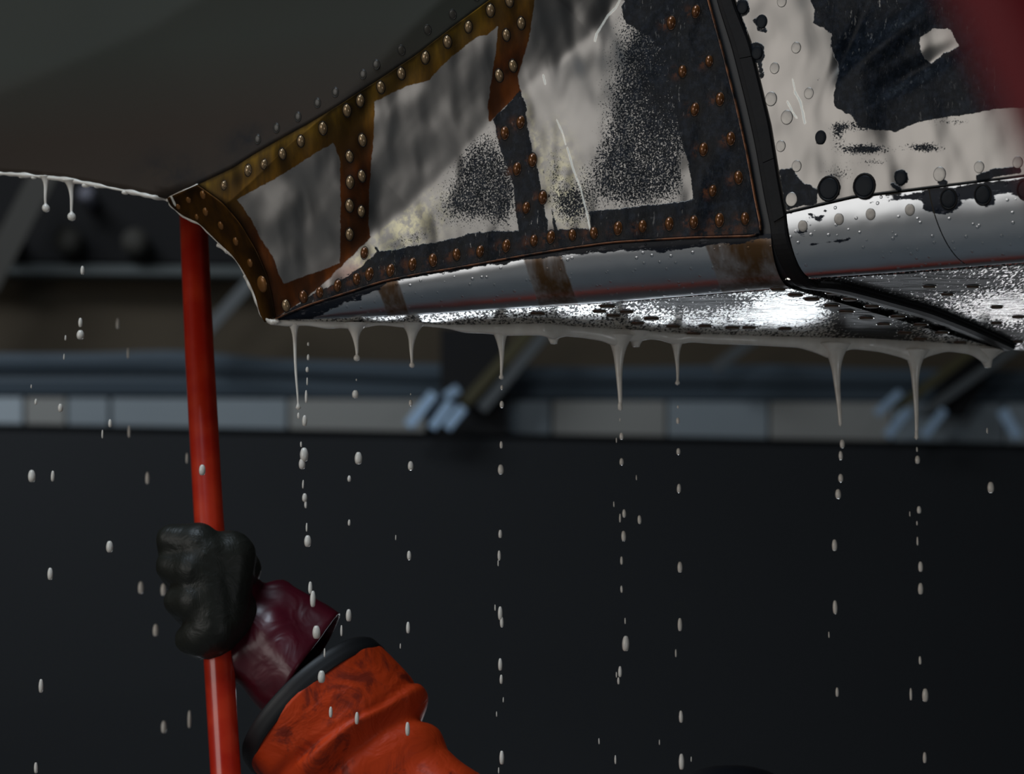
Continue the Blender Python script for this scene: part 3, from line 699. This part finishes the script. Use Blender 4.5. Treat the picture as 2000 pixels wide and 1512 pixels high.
FG = [(1558, 95), (1516, 135), (1583, 184), (1509, 195), (1540, 231), (1528, 287), (1559, 326), (1549, 391), (1838, 342), (1915, 328), (1990, 319), (1530, 5)]
FD = [(1454, 16), (1491, 44), (1482, 105), (1606, 270), (1763, 349)]
for x, y in FG:
    a, n = fnormal(x, y); putw(me_fg, a + NA * .0042, n, skin, sx=.85, k=1.25 if y in (391, 231, 195, 342) else 1)
for x, y in FD:
    a, n = fnormal(x, y); putw(me_fd, a + NA * .0042, n, skin, sx=.8, k=1)
for x, y in ((1622, 370), (1691, 365)):
    a, n = fnormal(x, y); putw(me_fbig, a + NA * .0044, n, skin, sx=.9, k=1.25)
def cap_near(Pc, x, y):
    X, Y = proj_arr(Pc); i, j = np.unravel_index(np.argmin((X - x) ** 2 + (Y - y) ** 2), X.shape)
    i = min(max(i, 1), X.shape[0] - 2); j = min(max(j, 1), X.shape[1] - 2)
    n = Vector(Pc[i, j + 1] - Pc[i, j - 1]).cross(Vector(Pc[i + 1, j] - Pc[i - 1, j])).normalized(); P_ = Vector(Pc[i, j])
    return P_, (n if n.dot(C - P_) > 0 else -n)
for x, y in ((1638, 426), (1703, 421), (1775, 412), (1570, 442)):
    p_, n = cap_near(P1, x, y); putw(me_fg, p_, n, cr1, sx=.85, k=1)
for x, y in ((1855, 389), (1927, 382), (1998, 376)):
    p_, n = cap_near(P2, x, y); putw(me_fbig, p_, n, cr2, sx=.85, k=1)
UR = [(1520, 565), (1554, 576), (1586, 584), (1580, 560), (1628, 572), (1660, 584), (1624, 597), (1653, 608), (1703, 598), (1692, 621), (1754, 618), (1726, 633), (1797, 634), (1767, 649), (1839, 649), (1875, 668), (1797, 661), (1463, 640), (1533, 642), (1430, 640), (1186, 598), (1171, 608), (1198, 616), (1224, 609), (1272, 622), (1315, 637), (1354, 651), (1377, 637), (1245, 631), (1050, 612)]
for x, y in UR:
    putw(me_und, U(x, y, -.0001), Vector((0, 0, -1)), und, k=rng.uniform(.9, 1.1))
for x, y in ((1947, 600), (1989, 619), (1988, 667), (1946, 631), (1900, 560), (1850, 575), (1815, 560)):
    putw(me_und, U(x, y, .0039), Vector((0, 0, -1)), undr, k=.8)

# ------------------------------------------------------------------ cream paint stripper: film, drips, falling drops
tC = NT('cream_paint_stripper'); tC.p(base=tC.mix(tC.ramp(tC.noise(90, 3), .3, .7), (.74, .68, .60), (.83, .78, .70)), rough=.32, spec=.5, sss=.1, normal=tC.bump(tC.noise(160, 2), .12, .001), coat=.3, coatr=.1)
tC.b.inputs['Subsurface Radius'].default_value = (.004, .003, .002); M_cream = tC.m
film = thing('stripper_film', 'cream paint stripper hanging along the lower edge of the aircraft in long drips', 'paint stripper', U(1200, 640))
def fch(o): parent_keep(o, film); return o
# hanging film under the far edge
top = [(528, 626), (600, 628), (700, 630), (790, 632), (870, 635), (960, 635), (1060, 632), (1110, 637), (1215, 644), (1300, 650), (1480, 657), (1600, 660), (1700, 662), (1850, 671), (1945, 679), (1962, 682)]
bot = [(528, 634), (560, 638), (600, 636), (640, 643), (665, 640), (690, 644), (740, 634.5), (790, 640), (830, 637), (870, 641), (905, 650), (955, 652), (985, 656), (1040, 655), (1066, 656), (1082, 668), (1098, 656), (1140, 660), (1180, 667), (1205, 680), (1228, 662), (1243, 672), (1262, 662), (1290, 664), (1320, 675), (1345, 668), (1400, 672), (1470, 674), (1500, 676), (1560, 679), (1595, 690), (1625, 704), (1645, 690), (1660, 681), (1720, 688), (1765, 700), (1787, 712), (1808, 698), (1850, 686), (1900, 693), (1915, 706), (1928, 716), (1940, 700), (1962, 684)]
n = 220; xs = np.linspace(528, 1962, n); ty = np.interp(xs, *np.array(top).T); by = np.interp(xs, *np.array(bot).T)
ker = np.array([1, 2, 3, 2, 1]) / 9; by = np.convolve(np.pad(by, 2, 'edge'), ker, 'valid')
rings = []
for i in range(n):
    Y0 = U(xs[i], ty[i]).y - .001
    T = at(xs[i], ty[i] - 3, Y0); B_ = at(xs[i], max(by[i], ty[i] + 2), Y0); c = (T + B_) / 2; hh = (T - B_) / 2; th = min(.0045, hh.length * .9)
    rings.append([c + hh * math.cos(a) + Vector((0, th * math.sin(a), 0)) for a in [2 * math.pi * k / 12 for k in range(12)]])
fch(loft('edge_film', rings, M_cream, None))
# bead along the flange edge and the fuselage edge
def bead(pts, rad, name, posf=None, seg=10, lumps=.25, seed=1):
    q = smooth_poly(pts, 110); R = [Vector(r) for r in fair_pos(q[:, 0], q[:, 1])]
    rr = [rad * (1 + lumps * mn.noise(Vector((x * .05, seed, y * .05))) * 2) for x, y in q]
    L = len(R); rr = [r * min(1, .35 + i / 6, .35 + (L - 1 - i) / 6) for i, r in enumerate(rr)]
    return fch(tube(name, R, rr, M_cream, None, seg))
bead([(331, 388), (331, 399), (360, 424), (390, 436), (414, 460), (435, 482), (456, 500), (476, 530), (491, 557), (503, 587), (509, 612), (521, 629), (541, 631)], .0017, 'edge_bead', lumps=.35, seed=2)
bead([(425, 478), (440, 486), (446, 492)], .0028, 'edge_bead', seed=9)
bead([(478, 535), (492, 562), (505, 592), (514, 616), (530, 627), (545, 628)], .0030, 'edge_bead', seed=6)
bead([(-160, 346), (-60, 340), (0, 339), (60, 343), (130, 351), (200, 364), (250, 374), (300, 385), (328, 391)], .0024, 'edge_bead', seed=3, lumps=.4)
bead([(327, 391), (334, 384), (350, 378), (368, 370), (388, 361)], .0019, 'edge_bead', seed=4)
for x, y, r in ((42, 345, 3.4), (66, 347, 3.4), (168, 362, 5), (190, 364, 4), (245, 376, 4.5), (330, 391, 4), (88, 346, 4.5), (140, 354, 5)):
    v = Vector(fair_pos(np.array([float(x)]), np.array([float(y)]))[0]); s = r / F * v.y
    rings = [[v + Vector((math.cos(a) * s * 1.8 * math.sin(p), math.sin(a) * s * .8 * math.sin(p), s * math.cos(p))) for a in [2 * math.pi * k / 10 for k in range(10)]] for p in np.linspace(.15, math.pi - .15, 7)]
    fch(loft('edge_lump', rings, M_cream, None))

def drip(x0, y0, x1, y1, Y, wtop, wmid, bead_r, dec=5., name='drip', bl=1.0):
    """hanging thread: flares at the top, thin stem, bead at the end (widths in layout px)"""
    N = 34; rings = []; L = y1 - y0
    for i in range(N + 1):
        t = i / N; y = y0 + L * t; x = x0 + (x1 - x0) * t ** .8 + .8 * math.sin(t * 7 + x0)
        r = wtop * math.exp(-t * dec) + wmid * (1 - .62 * t) + .25
        if bead_r:
            db = (y - (y1 - bead_r)) / (bead_r * 1.05)
            if abs(db) < 1: r = max(r, bead_r * math.sqrt(1 - db * db))
        if t > .97 and not bead_r: r *= (1 - t) / .03 + .05
        if i == N: r = .15
        c = at(x, y, Y); m = Y / F; rings.append([c + Vector((math.cos(a) * r * m, math.sin(a) * r * m * .8, 0)) for a in [2 * math.pi * k / 12 for k in range(12)]])
    return fch(loft(name, rings, M_cream, None))
YE = lambda x: U(x, np.interp(x, *np.array(far).T)).y - .001
def YF(x, y): return float(fair_pos(np.array([float(x)]), np.array([float(y)]))[0][1])
drip(88, 344, 90, 415, YF(88, 346), 7, 4.2, 8, 9)
drip(137, 352, 141, 432, YF(140, 354), 10, 4.4, 8.5, 9)
drip(573, 633, 582, 802, YE(573), 8, 3.6, 5.5, 14)
drip(694, 632, 697, 706, YE(695), 22, 4.2, 6.5, 5)
drip(805, 632, 804, 719, YE(805), 21, 4.2, 5.5, 5)
drip(978, 640, 980, 742, YE(979), 18, 4.6, 5, 5)
drip(1208, 655, 1211, 803, YE(1208), 22, 7.5, 5.2, 6)
drip(1322, 655, 1323, 753, YE(1322), 19, 4.5, 4.8, 6)
drip(1629, 672, 1641, 834, YE(1629), 26, 7.5, 0, 7)
drip(1787, 684, 1790, 860, YE(1787), 22, 7.0, 4.5, 8)
drip(1080, 640, 1082, 672, YE(1082), 16, 13, 7, 2.5)
drip(1243, 648, 1243, 678, YE(1243), 16, 13, 7, 2.5)
drip(1924, 684, 1929, 719, YE(1927), 18, 12, 6, 2.5)

# falling drops
def drop_mesh(name, asp, taper=.22):
    bm = bmesh.new(); seg, rg = 12, 9; loops = []
    for i in range(rg):
        p = math.pi * (i + .5) / rg; z = math.cos(p); r = abs(math.sin(p)) ** .5 * (1 - taper * max(0, z) ** 1.5)
        loops.append([bm.verts.new((math.cos(2 * math.pi * k / seg) * r, math.sin(2 * math.pi * k / seg) * r, z * asp)) for k in range(seg)])
    for i in range(rg - 1):
        for k in range(seg): bm.faces.new((loops[i][k], loops[i + 1][k], loops[i + 1][(k + 1) % seg], loops[i][(k + 1) % seg])).smooth = True
    bm.faces.new(loops[0]); bm.faces.new(loops[-1][::-1]); me = bpy.data.meshes.new(name); bm.to_mesh(me); bm.free(); me.materials.append(M_cream); return me
dm = {a: drop_mesh('drop_mesh', a) for a in (1.2, 1.6, 2.1, 2.8, 4.5)}
NUM = 'topmost,second,third,fourth,fifth,sixth,seventh,eighth,ninth,tenth,eleventh,twelfth,thirteenth,fourteenth,fifteenth,sixteenth,seventeenth,eighteenth,nineteenth,twentieth,twenty-first'.split(',')
def drops(lst, Y, where, group):
    for q, (x, y, r, a) in enumerate(sorted(lst, key=lambda v: v[1])):
        sz = 'thin streaked' if a > 4 else 'tiny' if r < 3.1 else 'large' if r > 6.4 else 'small'
        label = sz + ' cream drop, ' + (NUM[q] + (' ' if q == 0 else ' from top ') if len(lst) > 1 else 'alone ') + where
        o = bpy.data.objects.new('falling_drop', dm[a]); col.objects.link(o); o.location = at(x, y, Y); s = r * Y / F; o.scale = (s * .92, s * .92, s * .95)
        o.rotation_euler = (0, random.uniform(-.04, .04), random.uniform(0, 3)); tag(o, label, 'drop', group)
ords = ['the long drip nearest the panel tip', 'the second edge drip', 'the third edge drip', 'the fourth edge drip', 'the thick fifth edge drip', 'the thin sixth edge drip', 'the thick seventh edge drip', 'the last long edge drip']
streams = [
    (YE(573), [(602, 672, 2.4, 1.6), (602, 698, 3, 2.1), (600, 722, 3.5, 1.6), (600, 745, 1.8, 4.5), (598, 775, 3, 4.5), (583, 812, 3, 2.1), (595, 822, 5.5, 2.1), (588, 868, 2, 2.8), (594, 888, 9, 1.6), (590, 906, 7, 1.6), (592, 946, 2, 4.5), (595, 972, 5.5, 1.6), (597, 985, 3, 2.8), (599, 1030, 2, 4.5), (601, 1057, 7.5, 1.6), (606, 1148, 4.5, 2.8), (611, 1170, 6, 2.8), (618, 1235, 8.5, 1.6), (634, 1275, 2, 4.5), (628, 1322, 8, 1.6), (646, 1391, 4, 2.8)]),
    (YE(695), [(696, 742, 1.2, 2.1), (694, 770, 7, 1.2), (700, 895, 8, 1.6), (682, 935, 4, 1.6), (682, 1021, 3, 2.1), (681, 1202, 6, 2.1), (667, 1232, 2.5, 4.5), (697, 1403, 4.5, 2.8)]),
    (YE(805), [(802, 770, 1, 2.1), (802, 787, 4, 1.6), (802, 910, 6, 1.6), (799, 1085, 4.5, 2.1), (773, 1050, 1.2, 4.5), (797, 1226, 4.2, 2.8), (782, 1262, 1.2, 4.5), (796, 1424, 5, 2.8)]),
    (YE(979), [(980, 757, 3, 1.6), (980, 790, 4.5, 1.6), (979, 869, 3.5, 2.1), (978, 917, 6.3, 1.6), (977, 1043, 4, 2.1), (975, 1085, 3.6, 2.8), (973, 1100, 1.4, 4.5), (977, 1198, 5, 2.8), (980, 1215, 4, 2.8), (967, 1187, 1.4, 4.5), (977, 1298, 4.5, 2.8), (979, 1327, 3.4, 2.8), (983, 1367, 1.2, 4.5), (970, 1395, 1.2, 4.5), (980, 1480, 5, 2.8), (974, 1505, 1.4, 4.5)]),
    (YE(1208), [(1211, 793, 5, 1.6), (1214, 852, 4.5, 1.6), (1211, 820, 1.2, 2.8), (1204, 860, 1.2, 4.5), (1214, 902, 4.5, 1.6), (1199, 985, 1.3, 4.5), (1219, 1003, 4, 2.1), (1211, 1012, 2, 4.5), (1218, 1047, 5, 2.1), (1214, 1095, 3, 2.8), (1214, 1151, 2.6, 2.8), (1221, 1213, 1.4, 4.5), (1222, 1257, 7.5, 2.1), (1211, 1312, 4, 2.8), (1208, 1330, 2.6, 2.8), (1204, 1318, 1.3, 4.5), (1249, 1015, 4.2, 2.1), (1243, 933, 1.2, 4.5), (1170, 1448, 1.4, 4.5), (1202, 1484, 2, 4.5)]),
    (YE(1322), [(1324, 795, 2, 1.6), (1324, 822, 4, 1.6), (1325, 882, 4.2, 1.6), (1326, 954, 4.4, 2.1), (1328, 1108, 5.3, 2.1), (1328, 1220, 4.8, 2.8), (1320, 1276, 1.8, 4.5), (1330, 1400, 4.4, 2.8), (1331, 1488, 5.8, 2.8), (1350, 1483, 1.2, 4.5), (1288, 1450, 1.2, 4.5)]),
    (YE(1629), [(1645, 867, 5.4, 1.6), (1642, 890, 4.4, 2.1), (1642, 934, 5.3, 1.6), (1637, 965, 6.2, 1.6), (1630, 1065, 5.6, 2.1), (1631, 1186, 5, 2.8), (1619, 1240, 1.4, 4.5), (1635, 1352, 3.4, 2.8)]),
    (YE(1787), [(1790, 847, 4, 2.1), (1791, 878, 1.8, 2.8), (1792, 898, 5.2, 1.6), (1795, 996, 4.8, 1.6), (1791, 1022, 1.6, 2.8), (1792, 1057, 2, 4.5), (1777, 1004, 1.2, 4.5), (1798, 1107, 5, 2.1), (1798, 1150, 5.6, 2.1), (1797, 1290, 3, 2.8), (1807, 1358, 6.5, 2.1), (1779, 1356, 2.8, 4.5), (1806, 1480, 4, 2.8)]),
]
for (Yv, l), nm in zip(streams, ords):
    drops(l, Yv, 'under ' + nm, 'drops under ' + nm)
drops([(62, 930, 8, 1.6), (103, 930, 4, 2.8), (98, 1121, 6, 2.1), (80, 1340, 5, 2.8), (70, 1500, 4, 2.8), (118, 797, 5.5, 1.6), (70, 785, 3, 2.1), (61, 755, 1.4, 2.8), (125, 697, 1.4, 4.5)], YF(88, 346), 'under the left fuselage drip', 'drops under the left fuselage drip')
drops([(161, 528, 4.4, 2.1), (157, 630, 4.6, 2.1), (157, 654, 8.2, 1.2), (128, 660, 2, 2.8), (214, 1068, 7.5, 1.6), (215, 827, 4, 2.1), (200, 848, 2, 4.5)], YF(140, 354), 'under the longer fuselage drip', 'drops under the longer fuselage drip')
drops([(230, 632, 4, 2.8), (288, 934, 4.5, 2.8), (252, 843, 2.8, 4.5), (365, 895, 2.4, 4.5), (275, 1148, 6, 2.1), (319, 1152, 6, 2.1), (304, 1231, 6, 2.1), (320, 1420, 6, 2.1), (370, 1405, 4, 4.5), (250, 690, 2.4, 4.5)], 3.35, 'among those just left of the pole', 'dim drops left of the pole')
o_ = [(1935, 952, 7, 1.6), (1928, 841, 2, 2.8)]
drops(o_, YE(1787), 'below the far end of the joint', 'drops below the rubber joint')
drops([(395, 918, 7, 1.6)], 2.88, 'in front of the red pole', None)

# ------------------------------------------------------------------ red pole
tR = NT('red_pole_paint'); tR.p(base=tR.mix(tR.ramp(tR.noise(30, 4), .35, .7), (.50, .018, .006), (.62, .04, .012)), rough=.28, coat=.4, coatr=.12); M_red = tR.m
pole = thing('red_pole', 'long red pole held upright by the gloved hand behind the panel tip', 'pole', at(446, 1650, 2.98))
def pole_pts(k):
    keys = [(368, 250, 3.16, 27), (378, 430, 3.12, 28), (390, 700, 3.07, 29), (407, 1000, 3.0, 29.5), (425, 1250, 2.97, 30), (440, 1500, 2.95, 30), (455, 1750, 2.93, 30), (490, 2350, 2.86, 30)]
    return keys
keys = pole_pts(0); seg = 8; rings = []
for i, (x, y, Yv, r) in enumerate(keys):
    c = at(x, y, Yv); m = Yv / F * r
    ring = []
    for k in range(seg):
        for dd in (-.16, .16):
            a = 2 * math.pi * (k + .5) / seg + dd * .9 + .25
            ring.append(c + Vector((math.cos(a) * m, math.sin(a) * m, 0)))
    rings.append(ring)
o = loft('shaft', rings, M_red, None); parent_keep(o, pole)
rings = []
for (x, y) in ((486, 2340), (488, 2345), (496, 2420), (496, 2424)):
    c = at(x, y, 2.86); rings.append([c + Vector((math.cos(a) * .019, math.sin(a) * .019, 0)) for a in [2 * math.pi * k / 16 for k in range(16)]])
parent_keep(loft('end_cap', rings, M_ring, None), pole)

# blurred red bar close to the lens, upper right
tP = NT('dull_red_bar'); tP.p(base=(.20, .004, .010), rough=.5, spec=.4, coat=.9, coatr=.22)
bar = thing('red_bar', 'blurred dark red bar leaning across the upper right corner, near the camera', 'bar', at(2324, 760, .56))
A_, B_ = at(1818, -330, .55), at(2324, 760, .56); d = (B_ - A_).normalized(); s1 = d.cross(Vector((0, 1, 0))).normalized(); s2 = d.cross(s1).normalized()
rb = .0109
rings = [[A_.lerp(B_, t) + (s1 * math.cos(a) + s2 * math.sin(a)) * rb for a in [2 * math.pi * k / 32 for k in range(32)]] for t in (0, .25, .5, .75, 1)]
parent_keep(loft('shaft', rings, tP.m, None), bar)

# ------------------------------------------------------------------ worker's arm
person = thing('person', 'person in orange rain jacket, dark glove and burgundy gauntlet gripping the red pole', 'person', at(900, 1700, 3.0))
def glove_mat():
    t = NT('dark_rubber_glove'); t.p(base=t.mix(t.noise(25, 3), (.010, .011, .009), (.026, .026, .020)), rough=.44, spec=.3, normal=t.bump(t.noise(45, 3, .6, None, .8), .35, .006)); return t.m
tG = NT('burgundy_gauntlet'); tG.p(base=tG.mix(tG.noise(40, 3), (.055, .003, .009), (.11, .006, .017)), rough=.36, coat=.15, coatr=.15, normal=tG.bump(tG.noise(28, 2, .5, None, 1.2), .30, .008))
YH = 2.972; px = YH / F
def H(x, y, z): return at(x, y, YH) + Vector((0, z * px, 0))
bm = bmesh.new()
def capsule(a, b_, ra, rb_, n=5):
    for i in range(n + 1):
        t = i / n; c = a.lerp(b_, t); r = (ra + (rb_ - ra) * t) * px
        bmesh.ops.create_icosphere(bm, subdivisions=2, radius=r, matrix=Matrix.Translation(c))
def chain(pts):
    for (a, ra), (b_, rb_) in zip(pts, pts[1:]): capsule(a, b_, ra, rb_)
W_ = H(452, 1198, 4)
MCP = [(H(392, 1066, -44), 42), (H(385, 1118, -54), 42), (H(388, 1178, -54), 42), (H(398, 1244, -46), 40)]
for m_, r in MCP: capsule(W_, m_, 56, r + 3, 6)
capsule(H(450, 1090, -22), H(432, 1212, -26), 56, 58, 6)
capsule(H(410, 1090, -46), H(420, 1230, -48), 48, 52, 6)
capsule(H(440, 1215, -16), H(418, 1262, -20), 52, 34, 4)
PIP = [(H(338, 1056, -34), 32), (H(338, 1108, -34), 33), (H(354, 1176, -36), 33), (H(374, 1250, -32), 32)]
DIP = [(H(328, 1094, 40), 24), (H(344, 1142, 56), 24), (H(364, 1206, 56), 24), (H(384, 1266, 50), 23)]
TIP = [(H(372, 1098, 86), 20), (H(392, 1146, 86), 20), (H(408, 1208, 84), 20), (H(420, 1262, 80), 19)]
for a, b_, c_, d_ in zip(MCP, PIP, DIP, TIP): chain([a, b_, c_, d_])
chain([(H(470, 1110, 20), 42), (H(440, 1066, 56), 34), (H(392, 1050, 84), 28), (H(345, 1048, 62), 26)])   # thumb crosses behind the pole
gm = bpy.data.meshes.new('glove'); bm.to_mesh(gm); bm.free()
gl = new_obj('glove', gm, glove_mat()); parent_keep(gl, person); gl['label'] = 'dark rubber glove gripping the pole'
rm = gl.modifiers.new('remesh', 'REMESH'); rm.mode = 'VOXEL'; rm.voxel_size = .0026; rm.use_smooth_shade = True
sm_ = gl.modifiers.new('smooth', 'SMOOTH'); sm_.iterations = 26; sm_.factor = .5

def sleeve(name, keys, mat, parent, seg=64, tilt=0., depth=.8, wr=.0, nscale=14, seed=0, sub_=5, cap=False, thick=.0025, folds=None):
    """keys: (cx,cy,halfwidth px, angle deg of the ring chord in the picture plane, Y)"""
    K = np.array(keys, float); n = (len(K) - 1) * sub_ + 1; ti = np.linspace(0, len(K) - 1, n); R = []
    from_ = [np.interp(ti, range(len(K)), K[:, j]) for j in range(5)]
    for i in range(n):
        cx, cy, hw, ang, Yv = [f[i] for f in from_]; c = at(cx, cy, Yv); m = Yv / F; a = math.radians(ang)
        Ax = Vector((math.cos(a), 0, -math.sin(a))); Bx = Vector((0, 1, 0)); D = Vector((math.sin(a), 0, math.cos(a)))   # D points towards the hand
        ring = []
        for k in range(seg):
            th = 2 * math.pi * k / seg; p = c + Ax * math.cos(th) * hw * m + Bx * math.sin(th) * hw * m * depth + D * (-math.sin(th)) * tilt * m
            nv_ = (p - c).normalized(); q = p * nscale + Vector((seed, 0, 0))
            dsp = wr * (mn.noise(q) + .5 * mn.noise(q * 2.3) + .9 * (1 - abs(mn.noise(q * .9 + Vector((3, 1, 0))) * 3)) * .5)
            if folds: dsp += folds(th, i / (n - 1)) * m
            ring.append(p + nv_ * dsp)
        R.append(ring)
    o = loft(name, R, mat, None, cap=cap); sd = o.modifiers.new('solid', 'SOLIDIFY'); sd.thickness = thick; sd.offset = -1
    parent_keep(o, parent); return o
# gauntlet: wrist -> flared end.  chord angle: image direction of ring chord
def gf(th, v):
    return 9 * v * math.sin(3 * th + 1.2) + 12 * math.exp(-((v - .35) / .12) ** 2) * math.sin(2 * th + .6) - 10 * math.exp(-((v - .2) / .1) ** 2) + 5 * math.sin(5 * th + 3 * v)
sleeve('gauntlet', [(455, 1200, 84, -62, 3.0), (482, 1220, 94, -62, 3.0), (518, 1250, 106, -60, 3.0), (560, 1284, 116, -58, 3.0), (594, 1310, 122, -58, 3.0)], tG.m, person, tilt=4, depth=.80, wr=.0025, nscale=18, thick=.0012, folds=gf)['label'] = 'glossy burgundy gauntlet of the glove'
sleeve('forearm', [(450, 1190, 50, -55, 3.01), (560, 1290, 56, -52, 3.01), (700, 1440, 62, -48, 3.02), (860, 1640, 70, -45, 3.03)], simple('dark_inner_sleeve', (.02, .02, .022), .7), person, seg=20, cap=True)
tO = NT('orange_rain_jacket')
dirt = tO.ramp(tO.noise(22, 5, .65, None, .6), .52, .66)
oc = tO.mix(tO.noise(7, 3), (.56, .042, .007), (.70, .070, .012)); oc = tO.mix(tO.math('MULTIPLY', dirt, .75), oc, (.13, .018, .012))
tO.p(base=oc, rough=.5, spec=.22, normal=tO.bump(tO.noise(30, 3, .55, None, 1.0), .40, .008), coat=.03, coatr=.2)
def of(th, v):
    g = lambda c, w_: math.exp(-((v - c) / w_) ** 2)
    return -16 * g(.30, .035) * (1 + .5 * math.sin(th * 2)) + 9 * g(.22, .04) + 10 * g(.38, .05) * math.cos(th) - 10 * math.exp(-((v - .16 - .05 * math.sin(th * 1.5)) / .015) ** 2) + 5 * math.sin(4 * th + 9 * v) * min(1, v * 5)
slv = sleeve('sleeve', [(622, 1388, 170, -44, 3.0), (660, 1428, 168, -43, 3.0), (700, 1472, 160, -42, 3.0), (728, 1512, 136, -42, 3.0), (775, 1568, 138, -44, 3.0), (830, 1625, 160, -45, 3.0), (920, 1730, 175, -45, 3.0), (1080, 1900, 190, -42, 3.0), (1290, 2080, 215, -40, 3.02), (1500, 2250, 240, -40, 3.05)], tO.m, person, tilt=42, depth=.75, wr=.0045, nscale=16, seed=4, sub_=9, folds=of)
slv['label'] = 'orange waterproof sleeve with dirt stains and creases'
sleeve('sleeve_trim', [(601, 1365, 166, -44, 3.0), (606, 1370, 172, -44, 3.0), (622, 1387, 175, -44, 3.0), (627, 1392, 171, -44, 3.0)], simple('black_elastic_trim', (.012, .012, .013), .5), person, tilt=42, depth=.75, wr=.001, sub_=3, thick=.004)['label'] = 'black elastic cuff of the sleeve'
# torso and hood continue below the frame
tors = sleeve('jacket_body', [(1450, 1960, 130, 0, 3.12), (1450, 2060, 330, 0, 3.12), (1450, 2200, 430, 0, 3.12), (1450, 2600, 410, 0, 3.12), (1450, 3200, 430, 0, 3.12)], tO.m, person, tilt=0, depth=.55, wr=.006, seed=8, cap=True)
hc = at(1428, 1722, 3.14); rings = []
for p in np.linspace(.06, math.pi - .5, 22):
    k = .112 * math.sin(p) ** .9
    rings.append([hc + Vector((math.cos(a) * k * (1 + .05 * math.cos(a)), math.sin(a) * k * 1.15 + .01 * math.sin(p * 3), .126 * math.cos(p))) for a in [2 * math.pi * j / 40 for j in range(40)]])
parent_keep(loft('hood', rings, simple('dark_navy_hood', (.02, .028, .045), .45), None), person)
